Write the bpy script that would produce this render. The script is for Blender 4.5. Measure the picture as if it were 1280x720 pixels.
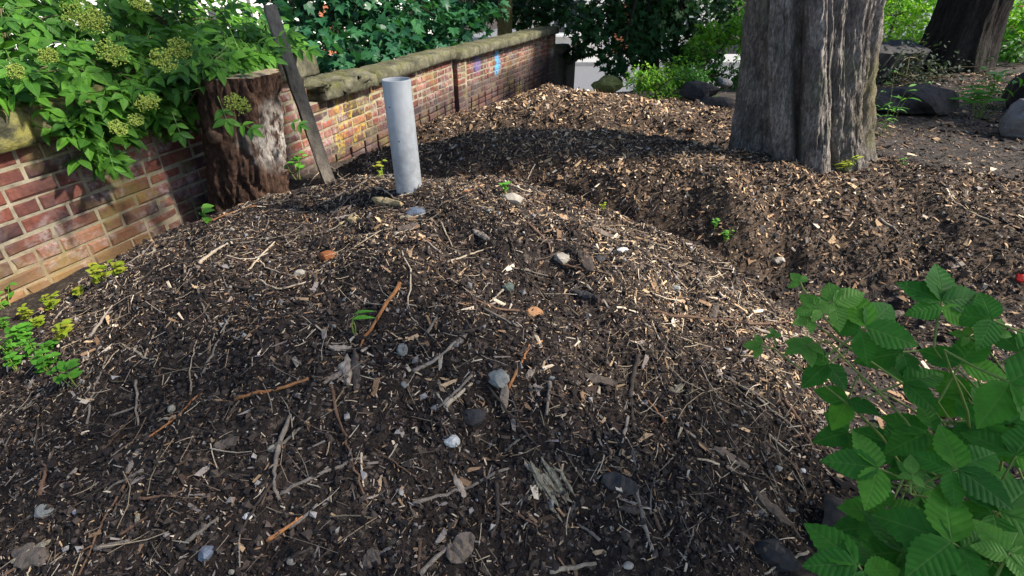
import bpy, bmesh, math
import numpy as np
from mathutils import Vector, Matrix

# ------------------------------------------------------------------ camera, world, sun, exposure
for o in list(bpy.data.objects):
    bpy.data.objects.remove(o)
sc = bpy.context.scene
COL = sc.collection
EZ = 1.35                                    # eye height; the code below measures heights from the eye
PITCH = math.radians(31.0)
cam_d = bpy.data.cameras.new('camera'); cam = bpy.data.objects.new('camera', cam_d); COL.objects.link(cam)
cam.location = (0, 0, EZ); cam.rotation_euler = (math.pi/2 - PITCH, 0, 0)
cam_d.sensor_width = 36; cam_d.lens = 18.0; cam_d.clip_start = 0.02; cam_d.clip_end = 3000
sc.camera = cam
SUN_AZ, SUN_EL = 99.0, 42.0                  # azimuth to the right of the view direction
w = bpy.data.worlds.new('World'); sc.world = w; w.use_nodes = True
wn = w.node_tree; sky = wn.nodes.new('ShaderNodeTexSky'); sky.sky_type = 'NISHITA'; sky.sun_disc = False
sky.sun_elevation = math.radians(SUN_EL); sky.sun_rotation = math.radians(SUN_AZ)
bgn = wn.nodes['Background']; bgn.inputs['Strength'].default_value = 0.095
wn.links.new(sky.outputs[0], bgn.inputs['Color'])
sd = bpy.data.lights.new('sun', 'SUN'); sd.energy = 4.6; sd.angle = math.radians(4); sd.color = (1.0, 0.93, 0.82)
sun = bpy.data.objects.new('sun', sd); COL.objects.link(sun)
a, e = math.radians(SUN_AZ), math.radians(SUN_EL)
SUNV = Vector((math.sin(a)*math.cos(e), math.cos(a)*math.cos(e), math.sin(e)))
sun.rotation_euler = SUNV.to_track_quat('Z', 'Y').to_euler(); sun.location = (20, 5, 20)
sc.view_settings.view_transform = 'Standard'; sc.view_settings.look = 'None'
sc.view_settings.exposure = 1.28; sc.view_settings.gamma = 1.0; sc.view_settings.use_curve_mapping = False
sc.render.engine = 'CYCLES'

rng = np.random.default_rng(11)
F_PX = 640.0

# ------------------------------------------------------------------ helpers
def ss(a, b, x):
    t = np.clip((np.asarray(x, float) - a)/(b - a), 0, 1); return t*t*(3 - 2*t)

_NT = [np.random.default_rng(100 + i).random((256, 256)) for i in range(12)]
def vnoise(x, y, scale, k=0):
    x = np.asarray(x, float)/scale + 37.3*k; y = np.asarray(y, float)/scale + 91.7*k
    xi = np.floor(x).astype(int); yi = np.floor(y).astype(int)
    fx = x - xi; fy = y - yi; fx = fx*fx*(3-2*fx); fy = fy*fy*(3-2*fy)
    T = _NT[k % 12]
    g = lambda i, j: T[(xi+i) & 255, (yi+j) & 255]
    return (g(0,0)*(1-fx)*(1-fy) + g(1,0)*fx*(1-fy) + g(0,1)*(1-fx)*fy + g(1,1)*fx*fy)*2 - 1

def mk(name, V, F, mat=None, parent=None, smooth=False, col=None, uv=None, loc=None):
    """one mesh object from arrays: V (n,3), F (m,k) or list of such arrays"""
    V = np.asarray(V, np.float32).reshape(-1, 3)
    if loc is not None: V = V - np.asarray(loc, np.float32)
    Fs = F if isinstance(F, list) else [F]
    Fs = [np.asarray(f, np.int32) for f in Fs if len(f)]
    me = bpy.data.meshes.new(name)
    me.vertices.add(len(V)); me.vertices.foreach_set('co', V.ravel())
    li = np.concatenate([f.ravel() for f in Fs])
    tot = np.concatenate([np.full(len(f), f.shape[1], np.int32) for f in Fs])
    st = np.concatenate([[0], np.cumsum(tot)[:-1]]).astype(np.int32)
    me.loops.add(len(li)); me.loops.foreach_set('vertex_index', li)
    me.polygons.add(len(tot)); me.polygons.foreach_set('loop_start', st)
    try: me.polygons.foreach_set('loop_total', tot)
    except Exception: pass
    me.polygons.foreach_set('use_smooth', np.full(len(tot), bool(smooth)))
    if uv is not None:
        ul = me.uv_layers.new(name='UVMap'); ul.data.foreach_set('uv', np.asarray(uv, np.float32)[li].ravel())
    if col is not None:
        ca = me.color_attributes.new('Col', 'FLOAT_COLOR', 'POINT')
        c = np.asarray(col, np.float32)
        if c.shape[1] == 3: c = np.hstack([c, np.ones((len(c), 1), np.float32)])
        ca.data.foreach_set('color', c.ravel())
    me.update(calc_edges=True); me.validate()
    if mat is not None: me.materials.append(mat)
    return link(name, me, parent, loc)

def link(name, me, parent=None, loc=None):
    o = bpy.data.objects.new(name, me); COL.objects.link(o)
    if loc is not None: o.location = [float(v) for v in loc]
    if parent is not None:
        o.parent = parent
        if loc is not None: o.location = Vector([float(v) for v in loc]) - parent.location
        else: o.location = -parent.location
    return o

def tag(o, label=None, cat=None, group=None, kind=None):
    if label: o['label'] = label
    if cat: o['category'] = cat
    if group: o['group'] = group
    if kind: o['kind'] = kind
    return o

def thing(name, loc, label, cat, group=None):
    o = bpy.data.objects.new(name, None); COL.objects.link(o); o.location = [float(v) for v in loc]
    o.empty_display_size = 0.1
    return tag(o, label, cat, group)

class MB:
    """collects arrays of quads / tris into one mesh"""
    def __init__(s): s.V = []; s.Q = []; s.T = []; s.C = []; s.U = []; s.n = 0
    def add(s, V, Q=None, T=None, C=None, U=None):
        V = np.asarray(V, float).reshape(-1, 3)
        if Q is not None and len(Q): s.Q.append(np.asarray(Q) + s.n)
        if T is not None and len(T): s.T.append(np.asarray(T) + s.n)
        s.V.append(V); s.n += len(V)
        if C is not None: s.C.append(np.broadcast_to(np.asarray(C, float), (len(V), 3)))
        if U is not None: s.U.append(np.asarray(U, float))
    def build(s, name, mat, parent=None, smooth=False, loc=None):
        F = []
        if s.Q: F.append(np.concatenate(s.Q))
        if s.T: F.append(np.concatenate(s.T))
        return mk(name, np.concatenate(s.V), F, mat, parent, smooth,
                  np.concatenate(s.C) if s.C else None, np.concatenate(s.U) if s.U else None, loc)

def tube(P, R, sides=6, cap=True, prof=None):
    P = np.asarray(P, float); n = len(P); R = np.broadcast_to(np.asarray(R, float), (n,))
    T = np.gradient(P, axis=0); T /= np.linalg.norm(T, axis=1)[:, None] + 1e-9
    up = np.array([0, 0, 1.0]) if abs(T[0, 2]) < .9 else np.array([1.0, 0, 0])
    V = []; x = np.cross(up, T[0]); x /= np.linalg.norm(x)
    an = np.arange(sides)*2*np.pi/sides
    for i in range(n):
        x = x - T[i]*np.dot(x, T[i]); x /= np.linalg.norm(x) + 1e-9; y = np.cross(T[i], x)
        rr = R[i] if prof is None else R[i]*prof
        V.append(P[i] + np.outer(np.cos(an)*rr, x) + np.outer(np.sin(an)*rr, y))
    V = np.concatenate(V); Q = []
    i0 = np.arange(sides); i1 = (i0 + 1) % sides
    for i in range(n - 1):
        Q.append(np.stack([i*sides + i0, i*sides + i1, (i+1)*sides + i1, (i+1)*sides + i0], 1))
    Q = np.concatenate(Q); Tr = np.zeros((0, 3), int)
    if cap:
        V = np.vstack([V, P[0], P[-1]]); c0 = n*sides; c1 = c0 + 1; b = (n-1)*sides
        Tr = np.concatenate([np.stack([i1, i0, np.full(sides, c0)], 1), np.stack([b + i0, b + i1, np.full(sides, c1)], 1)])
    return V, Q, Tr

def spline(pts, n):
    P = np.asarray(pts, float)
    if len(P) < 3: return np.array([P[0]*(1-t) + P[-1]*t for t in np.linspace(0, 1, n)])
    Q = np.vstack([2*P[0]-P[1], P, 2*P[-1]-P[-2]]); out = []
    for u in np.linspace(0, len(P)-1-1e-6, n):
        i = int(u); t = u - i; a, b, c, d = Q[i:i+4]
        out.append(.5*((2*b) + (-a+c)*t + (2*a-5*b+4*c-d)*t*t + (-a+3*b-3*c+d)*t**3))
    return np.array(out)

def frames(Z, spin, X=None):
    """(n,3,3) rotations whose third column is Z, turned about it by spin; columns are x,y,z axes"""
    Z = np.asarray(Z, float); Z = Z/np.linalg.norm(Z, axis=1)[:, None]
    A = np.where(np.abs(Z[:, 2:3]) < .95, [[0, 0, 1.0]], [[1.0, 0, 0]])
    X0 = np.cross(A, Z); X0 /= np.linalg.norm(X0, axis=1)[:, None]; Y0 = np.cross(Z, X0)
    c = np.cos(spin)[:, None]; s = np.sin(spin)[:, None]
    return np.stack([X0*c + Y0*s, -X0*s + Y0*c, Z], 2)

def frame_dir(Y, up):
    """rotations with y axis = Y (leaf direction) and z axis near up"""
    Y = np.atleast_2d(np.asarray(Y, float)); Y = Y/np.linalg.norm(Y, axis=1)[:, None]
    up = np.broadcast_to(np.asarray(up, float), Y.shape)
    X = np.cross(Y, up); X /= np.linalg.norm(X, axis=1)[:, None] + 1e-9
    return np.stack([X, Y, np.cross(X, Y)], 2)

def inst(Vt, Ft, R, T, S):
    """place template (k,3) n times -> V (n*k,3), F"""
    S = np.asarray(S, float)
    if S.ndim == 1: S = S[:, None]*np.ones((1, 3))
    V = np.einsum('nij,nkj->nki', R, Vt[None]*S[:, None, :]) + np.asarray(T)[:, None, :]
    k = len(Vt); n = len(S)
    F = (np.asarray(Ft)[None] + (np.arange(n)*k)[:, None, None]).reshape(-1, np.asarray(Ft).shape[1])
    return V.reshape(-1, 3), F

def rep(C, k): return np.repeat(np.asarray(C), k, axis=0)

# ------------------------------------------------------------------ node helpers
class NT:
    def __init__(s, name):
        s.m = bpy.data.materials.new(name); s.m.use_nodes = True; s.t = s.m.node_tree
        s.b = s.t.nodes['Principled BSDF']
    def n(s, typ, **kw):
        nd = s.t.nodes.new('ShaderNode' + typ)
        for k, v in kw.items(): setattr(nd, k, v)
        return nd
    def set(s, sock, v):
        if isinstance(v, bpy.types.NodeSocket): s.t.links.new(v, sock)
        elif isinstance(v, (tuple, list)) and len(v) == 3 and sock.type == 'RGBA': sock.default_value = (*v, 1)
        else: sock.default_value = v
    def pos(s): return s.n('NewGeometry').outputs['Position']
    def noise(s, vec, scale, detail=4, rough=.6, dist=0, out=0):
        nd = s.n('TexNoise'); s.set(nd.inputs['Vector'], vec); nd.inputs['Scale'].default_value = scale
        nd.inputs['Detail'].default_value = detail; nd.inputs['Roughness'].default_value = rough
        nd.inputs['Distortion'].default_value = dist; return nd.outputs[out]
    def scale(s, vec, sc3, loc=(0, 0, 0)):
        nd = s.n('Mapping'); s.set(nd.inputs['Vector'], vec); nd.inputs['Scale'].default_value = sc3
        nd.inputs['Location'].default_value = loc; return nd.outputs[0]
    def ramp(s, f, stops, interp='LINEAR'):
        nd = s.n('ValToRGB'); s.set(nd.inputs[0], f); r = nd.color_ramp; r.interpolation = interp
        while len(r.elements) < len(stops): r.elements.new(.5)
        for el, (p, c) in zip(r.elements, stops):
            el.position = p; el.color = (*c, 1) if isinstance(c, (tuple, list)) else (c, c, c, 1)
        return nd.outputs[0]
    def mix(s, f, a, b, blend='MIX'):
        nd = s.n('Mix', data_type='RGBA', blend_type=blend); s.set(nd.inputs[0], f); s.set(nd.inputs[6], a); s.set(nd.inputs[7], b)
        return nd.outputs[2]
    def math(s, op, a, b=0.0, c=None, clamp=False):
        nd = s.n('Math', operation=op, use_clamp=clamp); s.set(nd.inputs[0], a); s.set(nd.inputs[1], b)
        if c is not None: s.set(nd.inputs[2], c)
        return nd.outputs[0]
    def sep(s, vec):
        nd = s.n('SeparateXYZ'); s.set(nd.inputs[0], vec); return nd.outputs
    def attr(s, name='Col', out='Color'): return s.n('Attribute', attribute_name=name).outputs[out]
    def rnd(s): return s.n('ObjectInfo').outputs['Random']
    def bump(s, h, strength=.5, dist=.01, prev=None):
        nd = s.n('Bump'); nd.inputs['Strength'].default_value = strength; nd.inputs['Distance'].default_value = dist
        s.set(nd.inputs['Height'], h)
        if prev is not None: s.set(nd.inputs['Normal'], prev)
        return nd.outputs[0]
    def done(s, color, rough=.8, normal=None, spec=.3, **kw):
        s.set(s.b.inputs['Base Color'], color); s.set(s.b.inputs['Roughness'], rough)
        s.b.inputs['Specular IOR Level'].default_value = spec
        if normal is not None: s.set(s.b.inputs['Normal'], normal)
        for k, v in kw.items(): s.set(s.b.inputs[k], v)
        return s.m

def m_soil(name, dark, mid, light, tan=.5):
    t = NT(name); p = t.pos()
    n1 = t.noise(p, 9, 6, .65); n2 = t.noise(p, 60, 5, .7); n3 = t.noise(p, 230, 3, .7)
    c = t.ramp(t.math('ADD', t.math('MULTIPLY', n1, .55), t.math('MULTIPLY', n2, .45)), [(.34, dark), (.5, mid), (.68, light)])
    v = t.n('TexVoronoi'); t.set(v.inputs['Vector'], t.scale(p, (1, 1, 1))); v.inputs['Scale'].default_value = 90
    sp = t.ramp(t.sep(v.outputs['Color'])[0], [(.80, 0), (.90, 1)])
    c = t.mix(t.math('MULTIPLY', sp, tan), c, (.17, .13, .10))
    b = t.bump(n3, .7, .006); b = t.bump(n2, .8, .016, b)
    return t.done(c, .9, b, .25)

def m_col(name, rough=.85, var=.25, scale=120, bump=.3, spec=.25):
    t = NT(name); p = t.pos(); n = t.noise(t.scale(p, (1, 1, 1)), scale, 4, .7)
    c = t.mix(1.0, t.attr(), t.ramp(n, [(.25, 1-var), (.75, 1+var)]), 'MULTIPLY')
    return t.done(c, rough, t.bump(n, bump, .004), spec)

def m_leaf(name, cols, trans=.35, veins=0.0, rough=.45, rand=True, hue=.0):
    """leaf: colour per thing/leaf from Col attribute brightness, veins from the leaf's own UV"""
    t = NT(name); uv = t.n('UVMap').outputs[0]; sx = t.sep(uv)
    r = t.math('FRACT', t.math('ADD', t.attr(out='Fac'), t.rnd())) if rand else t.attr(out='Fac')
    c = t.ramp(r, [(i/(len(cols)-1), k) for i, k in enumerate(cols)])
    n = t.noise(t.pos(), 45, 3, .6)
    c = t.mix(1.0, c, t.ramp(n, [(.3, .82), (.7, 1.15)]), 'MULTIPLY')
    nrm = None
    if veins > 0:
        av = t.math('ABSOLUTE', t.math('SUBTRACT', sx[1], .5))
        ph = t.math('SUBTRACT', sx[0], t.math('MULTIPLY', av, .45))
        wv = t.math('ABSOLUTE', t.math('SINE', t.math('MULTIPLY', ph, 26.0)))
        side = t.ramp(wv, [(0, 1), (.22, 0)]); mid = t.ramp(av, [(0, 1), (.035, 0)])
        vv = t.math('MAXIMUM', t.math('MULTIPLY', side, .55), mid)
        c = t.mix(t.math('MULTIPLY', vv, veins), c, (.30, .42, .12))
        nrm = t.bump(t.math('ADD', wv, t.math('MULTIPLY', mid, -1)), .34, .003)
    m = t.done(c, rough, nrm, .22)
    tr = t.n('BsdfTranslucent'); t.set(tr.inputs['Color'], t.mix(1.0, c, (1.25, 1.35, .6), 'MULTIPLY'))
    mx = t.n('MixShader'); mx.inputs[0].default_value = trans
    out = t.t.nodes['Material Output']
    t.t.links.new(t.b.outputs[0], mx.inputs[1]); t.t.links.new(tr.outputs[0], mx.inputs[2]); t.t.links.new(mx.outputs[0], out.inputs[0])
    return m

def m_plain(name, c1, c2, scale=20, rough=.8, bump=.4, bd=.005, stretch=(1, 1, 1), obj=False, rv=0.0, spec=.3):
    t = NT(name)
    p = t.n('TexCoord').outputs['Object'] if obj else t.pos()
    p = t.scale(p, stretch); n = t.noise(p, scale, 6, .65); n2 = t.noise(p, scale*6, 3, .6)
    c = t.ramp(n, [(.3, c1), (.7, c2)])
    if rv > 0: c = t.mix(1.0, c, t.ramp(t.rnd(), [(0, 1-rv), (1, 1+rv)]), 'MULTIPLY')
    return t.done(c, rough, t.bump(n2, bump, bd, t.bump(n, bump, bd*3)), spec)

def blob(t, p, center, r, soft=.6, nscale=9, amt=.12):
    """irregular stain / paint mark of its own shape round a point of the wall"""
    d = t.n('VectorMath', operation='DISTANCE'); t.set(d.inputs[0], p); d.inputs[1].default_value = center
    dd = t.math('ADD', d.outputs['Value'], t.math('MULTIPLY', t.math('SUBTRACT', t.noise(p, nscale, 4, .7), .5), amt*4))
    return t.ramp(t.math('DIVIDE', dd, r), [(soft, 1), (1.0, 0)])

# ------------------------------------------------------------------ wall line, terrain heights
WD = np.array([.294, .956]); WN = np.array([-.956, .294]); WF = 2.82*WN
def wp(s): return WF + s*WD                        # point of the near wall's inner face
S_STEP, S_PIER = 3.62, 6.61
P_PIER = wp(S_PIER); D_C = np.array([.368, .930]); N_C = np.array([-.930, .368]); L_C = 4.15
P_END = P_PIER + D_C*L_C

def outside(x, y):
    sA = x*WN[0] + y*WN[1] - 2.82
    sC = (x - P_PIER[0])*N_C[0] + (y - P_PIER[1])*N_C[1]
    return np.maximum(sA, sC) if False else np.where(y > P_PIER[1], sC, sA)

def G(x, y):
    x = np.asarray(x, float); y = np.asarray(y, float)
    z = -1.3 - .32*ss(3, 7, y)*(1 - ss(0, 3, x)) + .22*ss(1, 3, x)*ss(1.8, 3.6, y)*(1 - 1.6*ss(5, 7, y)*(1 - ss(4, 6.2, x)))
    z = z + .02*vnoise(x, y, .9, 1) + .012*vnoise(x, y, .28, 2) + .010*vnoise(x, y, .11, 8) + .005*vnoise(x, y, .05, 9)
    gd, _ = pdist(x, y, [(-.5, 3.05), (-.05, 2.86), (.68, 2.48), (1.22, 2.2), (1.7, 2.05)], [1]*5)
    z = z - .15*np.exp(-(gd/.20)**2)
    edge = 7.9 + 4.5*ss(4.2, 6.5, x)
    drop = ss(0, 5.5, y - edge)
    o = ss(.05, 1.6, outside(x, y))*np.where(y < P_END[1] + 3, 1, 1)
    lvl = -3.15
    k = np.maximum(drop, o)
    k = np.maximum(k, ss(13, 20, x))
    k = np.maximum(k, ss(-7, -14, y)) if False else k
    return z*(1 - k) + lvl*k

def pdist(x, y, pts, h):
    bd = np.full(np.shape(x), 1e9); bh = np.zeros(np.shape(x))
    for i in range(len(pts) - 1):
        a = np.array(pts[i]); b = np.array(pts[i+1]); ab = b - a
        t = np.clip(((x-a[0])*ab[0] + (y-a[1])*ab[1])/(ab@ab), 0, 1)
        d = np.hypot(x - a[0] - t*ab[0], y - a[1] - t*ab[1]); hh = h[i]*(1-t) + h[i+1]*t
        bh = np.where(d < bd, hh, bh); bd = np.minimum(d, bd)
    return bd, bh

def clods(x, y, k, amp=1.0):
    return amp*(.036*vnoise(x, y, .42, k) + .030*vnoise(x, y, .17, k+1) + .017*vnoise(x, y, .07, k+2) + .007*vnoise(x, y, .03, k+3))

def B1(x, y):
    u = (x + .4)/np.where(x < -.4, 1.75, 1.72); v = (y - 2.1)/np.where(y < 2.1, 1.75, 1.0 + .30*ss(-.4, -1.2, x))
    r = np.hypot(u, v)
    lump = sum(a_*np.exp(-((x - cx)**2 + (y - cy)**2)/(q_*q_)) for cx, cy, q_, a_ in ((-1.12, 1.12, .16, -.07), (.33, 1.16, .17, -.055), (-.25, 1.42, .22, .035), (-.75, 1.72, .2, -.035), (.12, 1.75, .2, .03), (.62, 1.5, .16, -.05), (-.55, .95, .2, .04), (.9, 1.45, .2, .01), (-1.4, 1.7, .2, .04), (-.05, 1.05, .12, -.04)))
    return lump + np.maximum(.5*(1 - r**(2.2 + .05*ss(-.4, .6, x))), -.25) + clods(x, y, 3)*np.clip(1.35 - r, .25, 1)
def B2(x, y):
    d, h = pdist(x, y, [(-.75, 3.85), (-.1, 3.62), (.58, 3.4), (1.22, 2.98), (2.13, 2.86), (3.3, 2.3)], [.28, .43, .455, .405, .27, .20])
    lump = sum(a_*np.exp(-((x - cx)**2 + (y - cy)**2)/(q_*q_)) for cx, cy, q_, a_ in ((1.45, 2.42, .13, -.06), (1.72, 2.36, .12, -.06), (2.1, 2.40, .14, -.06), (.1, 3.05, .14, -.05), (.9, 2.7, .12, -.04), (1.15, 2.62, .1, .03), (1.9, 2.6, .12, .03)))
    return lump + np.maximum(h*(1 - (d/.70)**2.1), -.25) + clods(x, y, 5, .75)
def B3(x, y):
    d, h = pdist(x, y, [(-.45, 5.75), (.35, 5.55), (1.40, 4.95), (2.1, 4.35)], [.30, .58, .40, .06])
    return np.maximum(h*(1 - (d/.78)**2.1), -.25) + clods(x, y, 7, .6)
def H(x, y):
    g = G(x, y)
    return g + np.maximum(np.maximum(B1(x, y), B2(x, y)), np.maximum(B3(x, y), 0))
def which(x, y):
    b = np.stack([np.zeros(np.shape(x)), B1(x, y), B2(x, y), B3(x, y)]); return np.argmax(b, 0)
def HN(x, y, e=.02):
    nx = (H(x-e, y) - H(x+e, y))/(2*e); ny = (H(x, y-e) - H(x, y+e))/(2*e)
    n = np.stack([nx, ny, np.ones_like(nx)], -1); return n/np.linalg.norm(n, axis=-1, keepdims=True)

CP, SP = math.cos(PITCH), math.sin(PITCH)
def ray(px, py):
    dx = (px - 640)/F_PX; dy = (360 - py)/F_PX
    return np.array([dx, CP + dy*SP, -SP + dy*CP])
def at(px, py, t): return ray(px, py)*t
def hit(px, py):
    """the real point of the ground seen in that direction"""
    r = ray(px, py); T = np.linspace(.6, 25, 2500)
    P = T[:, None]*r[None]; below = P[:, 2] < H(P[:, 0], P[:, 1]); i = int(np.argmax(below))
    lo, hi = T[max(i-1, 0)], T[i]
    for _ in range(12):
        m = (lo + hi)/2
        if r[2]*m < H(r[0]*m, r[1]*m): hi = m
        else: lo = m
    return r*hi

# ------------------------------------------------------------------ materials
M = {}
M['ground'] = m_soil('bare_soil', (.014, .011, .010), (.034, .027, .023), (.075, .058, .047), .35)
M['mound1'] = m_soil('dark_compost', (.007, .005, .005), (.026, .018, .015), (.078, .054, .041), .6)
M['mound2'] = m_soil('woodchip_mulch', (.014, .009, .006), (.058, .037, .024), (.17, .113, .071), .7)
M['chips'] = m_col('wood_chips')
M['twig'] = None
M['stone'] = m_plain('coping_sandstone', (.085, .085, .045), (.26, .235, .17), 7, .9, .7, .008)
M['pipe'] = m_plain('grey_plastic', (.40, .43, .46), (.50, .52, .54), 3, .5, .05, .001)
M['road'] = m_plain('asphalt', (.10, .105, .115), (.16, .165, .175), 30, .85, .3, .004)

# ------------------------------------------------------------------ ground sheet and mounds
def grid(xs, ys, zf):
    X, Y = np.meshgrid(xs, ys); Z = zf(X, Y)
    V = np.stack([X, Y, Z], -1).reshape(-1, 3); nx, ny = len(xs), len(ys)
    i = (np.arange(ny-1)[:, None]*nx + np.arange(nx-1)[None]).ravel()
    return V, np.stack([i, i+1, i+nx+1, i+nx], 1)

def axis(c, lo, hi, n, dense, k):
    u = np.linspace(-1, 1, n); s = np.sinh(u*k)/np.sinh(k)
    return np.where(u < 0, c + s*(c - lo), c + s*(hi - c))
xs = axis(.5, -600, 600, 420, 0, 8.0); ys = axis(3.5, -300, 900, 420, 0, 7.6)
def ground_z(X, Y):
    z = G(X, Y)
    # the sheet passes beneath the heaps
    return z - .05*ss(.02, .12, H(X, Y) - G(X, Y))
V, Fq = grid(xs, ys, ground_z)
tag(mk('ground', V, Fq, M['ground'], smooth=True), kind='structure')

def mound(name, x0, x1, y0, y1, step, B, mat, label, seed):
    xs = np.arange(x0, x1, step); ys = np.arange(y0, y1, step)
    def zf(X, Y):
        z = G(X, Y) + B(X, Y)
        return z - .003 + .004*vnoise(X, Y, step*2.2, seed) + .003*vnoise(X, Y, step*1.3, seed+1)
    V, Fq = grid(xs, ys, zf)
    bb = B(V[:, 0], V[:, 1]); ok = (V[:, 2] > H(V[:, 0], V[:, 1]) - .10) & (bb > -.08)
    Fq = Fq[ok[Fq].all(1)]
    used = np.unique(Fq); mp = np.zeros(len(V), int); mp[used] = np.arange(len(used))
    V = V[used]; Fq = mp[Fq]
    c = V.mean(0); c[2] = V[:, 2].min()
    return tag(mk(name, V, Fq, mat, smooth=True, loc=c), label, 'mound', 'mulch heaps')
mound('compost_mound', -2.25, 1.6, .15, 3.5, .0085, B1, M['mound1'], 'nearest heap of dark composted soil with a grey pipe standing in its top', 1)
mound('woodchip_mound', -1.6, 4.1, 1.4, 4.8, .013, B2, M['mound2'], 'long brown woodchip heap just behind the heap with the pipe, ending at the big trunk', 3)
mound('woodchip_mound', -1.5, 3.6, 3.1, 6.8, .02, B3, M['mound2'], 'farthest woodchip heap, beside the far part of the brick wall', 5)

# road and far pavement beyond the site
def sheet(name, x0, x1, y0, y1, z, mat, nx=2, ny=2):
    V, Fq = grid(np.linspace(x0, x1, nx), np.linspace(y0, y1, ny), lambda X, Y: np.full(X.shape, z))
    return tag(mk(name, V, Fq, mat), kind='structure')
def slab(mb, c, s, C=None):
    x, y, z = c; a, b, h = np.asarray(s)/2
    V = [(x+i*a, y+j*b, z+k*h) for k in (-1, 1) for j in (-1, 1) for i in (-1, 1)]
    Q = [(0, 2, 3, 1), (4, 5, 7, 6), (0, 1, 5, 4), (2, 6, 7, 3), (0, 4, 6, 2), (1, 3, 7, 5)]
    mb.add(V, Q, C=C)
sheet('road', -60, 70, 15.2, 23.5, -3.13, M['road'])
mb = MB(); slab(mb, (5, 24.9, -3.10), (130, 2.8, .26)); tag(mb.build('pavement', m_plain('paving', (.25, .25, .25), (.36, .36, .35), 5, .85, .2)), kind='structure')

# ------------------------------------------------------------------ brick wall
def wall_material(name, mortar=False):
    t = NT(name); p = t.pos(); z = t.sep(p)[2]
    if mortar:
        c = t.ramp(t.noise(p, 14, 5, .7), [(.3, (.13, .11, .08)), (.7, (.32, .28, .205))])
    else:
        r = t.math('FRACT', t.math('ADD', t.attr(out='Fac'), t.rnd()))
        c = t.ramp(r, [(0, (.115, .038, .028)), (.16, (.19, .060, .040)), (.34, (.075, .032, .030)), (.52, (.235, .080, .052)),
                       (.66, (.060, .034, .036)), (.82, (.15, .050, .036)), (1, (.30, .125, .080))])
        c = t.mix(1.0, c, t.ramp(t.noise(p, 38, 5, .7), [(.25, .55), (.75, 1.35)]), 'MULTIPLY')
        # lime bloom, soot
        blm = t.math('MULTIPLY', t.ramp(t.noise(p, 5.2, 3, .6), [(.47, 0), (.60, 1)]), t.ramp(t.noise(p, 30, 4, .75), [(.40, 0), (.60, 1)]))
        c = t.mix(t.math('MULTIPLY', blm, .55), c, (.38, .34, .35))
        soot = t.ramp(t.noise(p, 3.1, 4, .6), [(.46, 0), (.66, 1)])
        c = t.mix(t.math('MULTIPLY', soot, .6), c, (.030, .024, .026))
    # soot of the lower courses of the far lengths
    y = t.sep(p)[1]
    lo = t.math('MULTIPLY', t.ramp(t.math('ADD', t.math('MULTIPLY', t.math('SUBTRACT', z, EZ), -1.0), t.math('MULTIPLY', t.noise(p, 4, 3, .6), .25)), [(1.27/2, 0), (1.36/2, 1)] if False else [(.0, 0), (1, 0)]), 1.0)
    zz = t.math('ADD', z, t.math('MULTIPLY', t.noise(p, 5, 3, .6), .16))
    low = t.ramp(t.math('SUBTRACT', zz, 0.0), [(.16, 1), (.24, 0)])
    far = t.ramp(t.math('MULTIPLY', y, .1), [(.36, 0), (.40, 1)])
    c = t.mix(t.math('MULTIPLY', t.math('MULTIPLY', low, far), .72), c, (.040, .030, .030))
    # green algae by the ground and on patches
    alg = t.math('MULTIPLY', t.ramp(t.noise(p, 4.3, 4, .65), [(.50, 0), (.68, 1)]), .55)
    c = t.mix(alg if not mortar else t.math('MULTIPLY', alg, .9), c, (.17, .15, .045))
    near = t.math('MULTIPLY', t.ramp(zz, [(.10, 1), (.42, 0)]), t.ramp(t.math('MULTIPLY', y, .1), [(.24, 1), (.30, 0)]))
    c = t.mix(t.math('MULTIPLY', near, .42), c, (.36, .24, .085))
    # yellow lichen and paint marks of the middle length, blue and mauve spray on the far one
    for s, zr, rr, colr, am in ((4.05, -1.02, .20, (.55, .40, .02), .10), (4.3, -1.18, .24, (.46, .34, .03), .13), (4.55, -.98, .16, (.40, .32, .05), .10), (3.95, -1.25, .16, (.5, .38, .03), .08)):
        q = wp(s); k = blob(t, p, (q[0], q[1], zr + EZ), rr, .35, 16, am)
        c = t.mix(t.math('MULTIPLY', t.math('MULTIPLY', k, t.ramp(t.noise(p, 22, 4, .7), [(.48, 0), (.62, 1)])), .5), c, colr)
    for s, zr, rr, colr in ((1.42, -.98, .10, (.05, .32, .62)), (1.46, -1.10, .11, (.04, .30, .58)), (1.40, -1.17, .10, (.05, .34, .60)), (.72, -1.02, .15, (.10, .10, .28)), (4.0, -1.2, .12, (.35, .45, .45))):
        q = P_PIER + D_C*s; k = blob(t, p, (q[0], q[1], zr + EZ), rr, .55, 14, .03)
        c = t.mix(t.math('MULTIPLY', t.math('MULTIPLY', k, t.ramp(t.noise(p, 40, 4, .7), [(.35, .2), (.6, 1)])), .8), c, colr)
    n = t.noise(p, 130, 4, .7); n2 = t.noise(p, 34, 4, .6)
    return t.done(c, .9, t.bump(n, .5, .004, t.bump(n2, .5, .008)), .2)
M['brick'] = wall_material('old_brick'); M['mortar'] = wall_material('lime_mortar', True)

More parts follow.
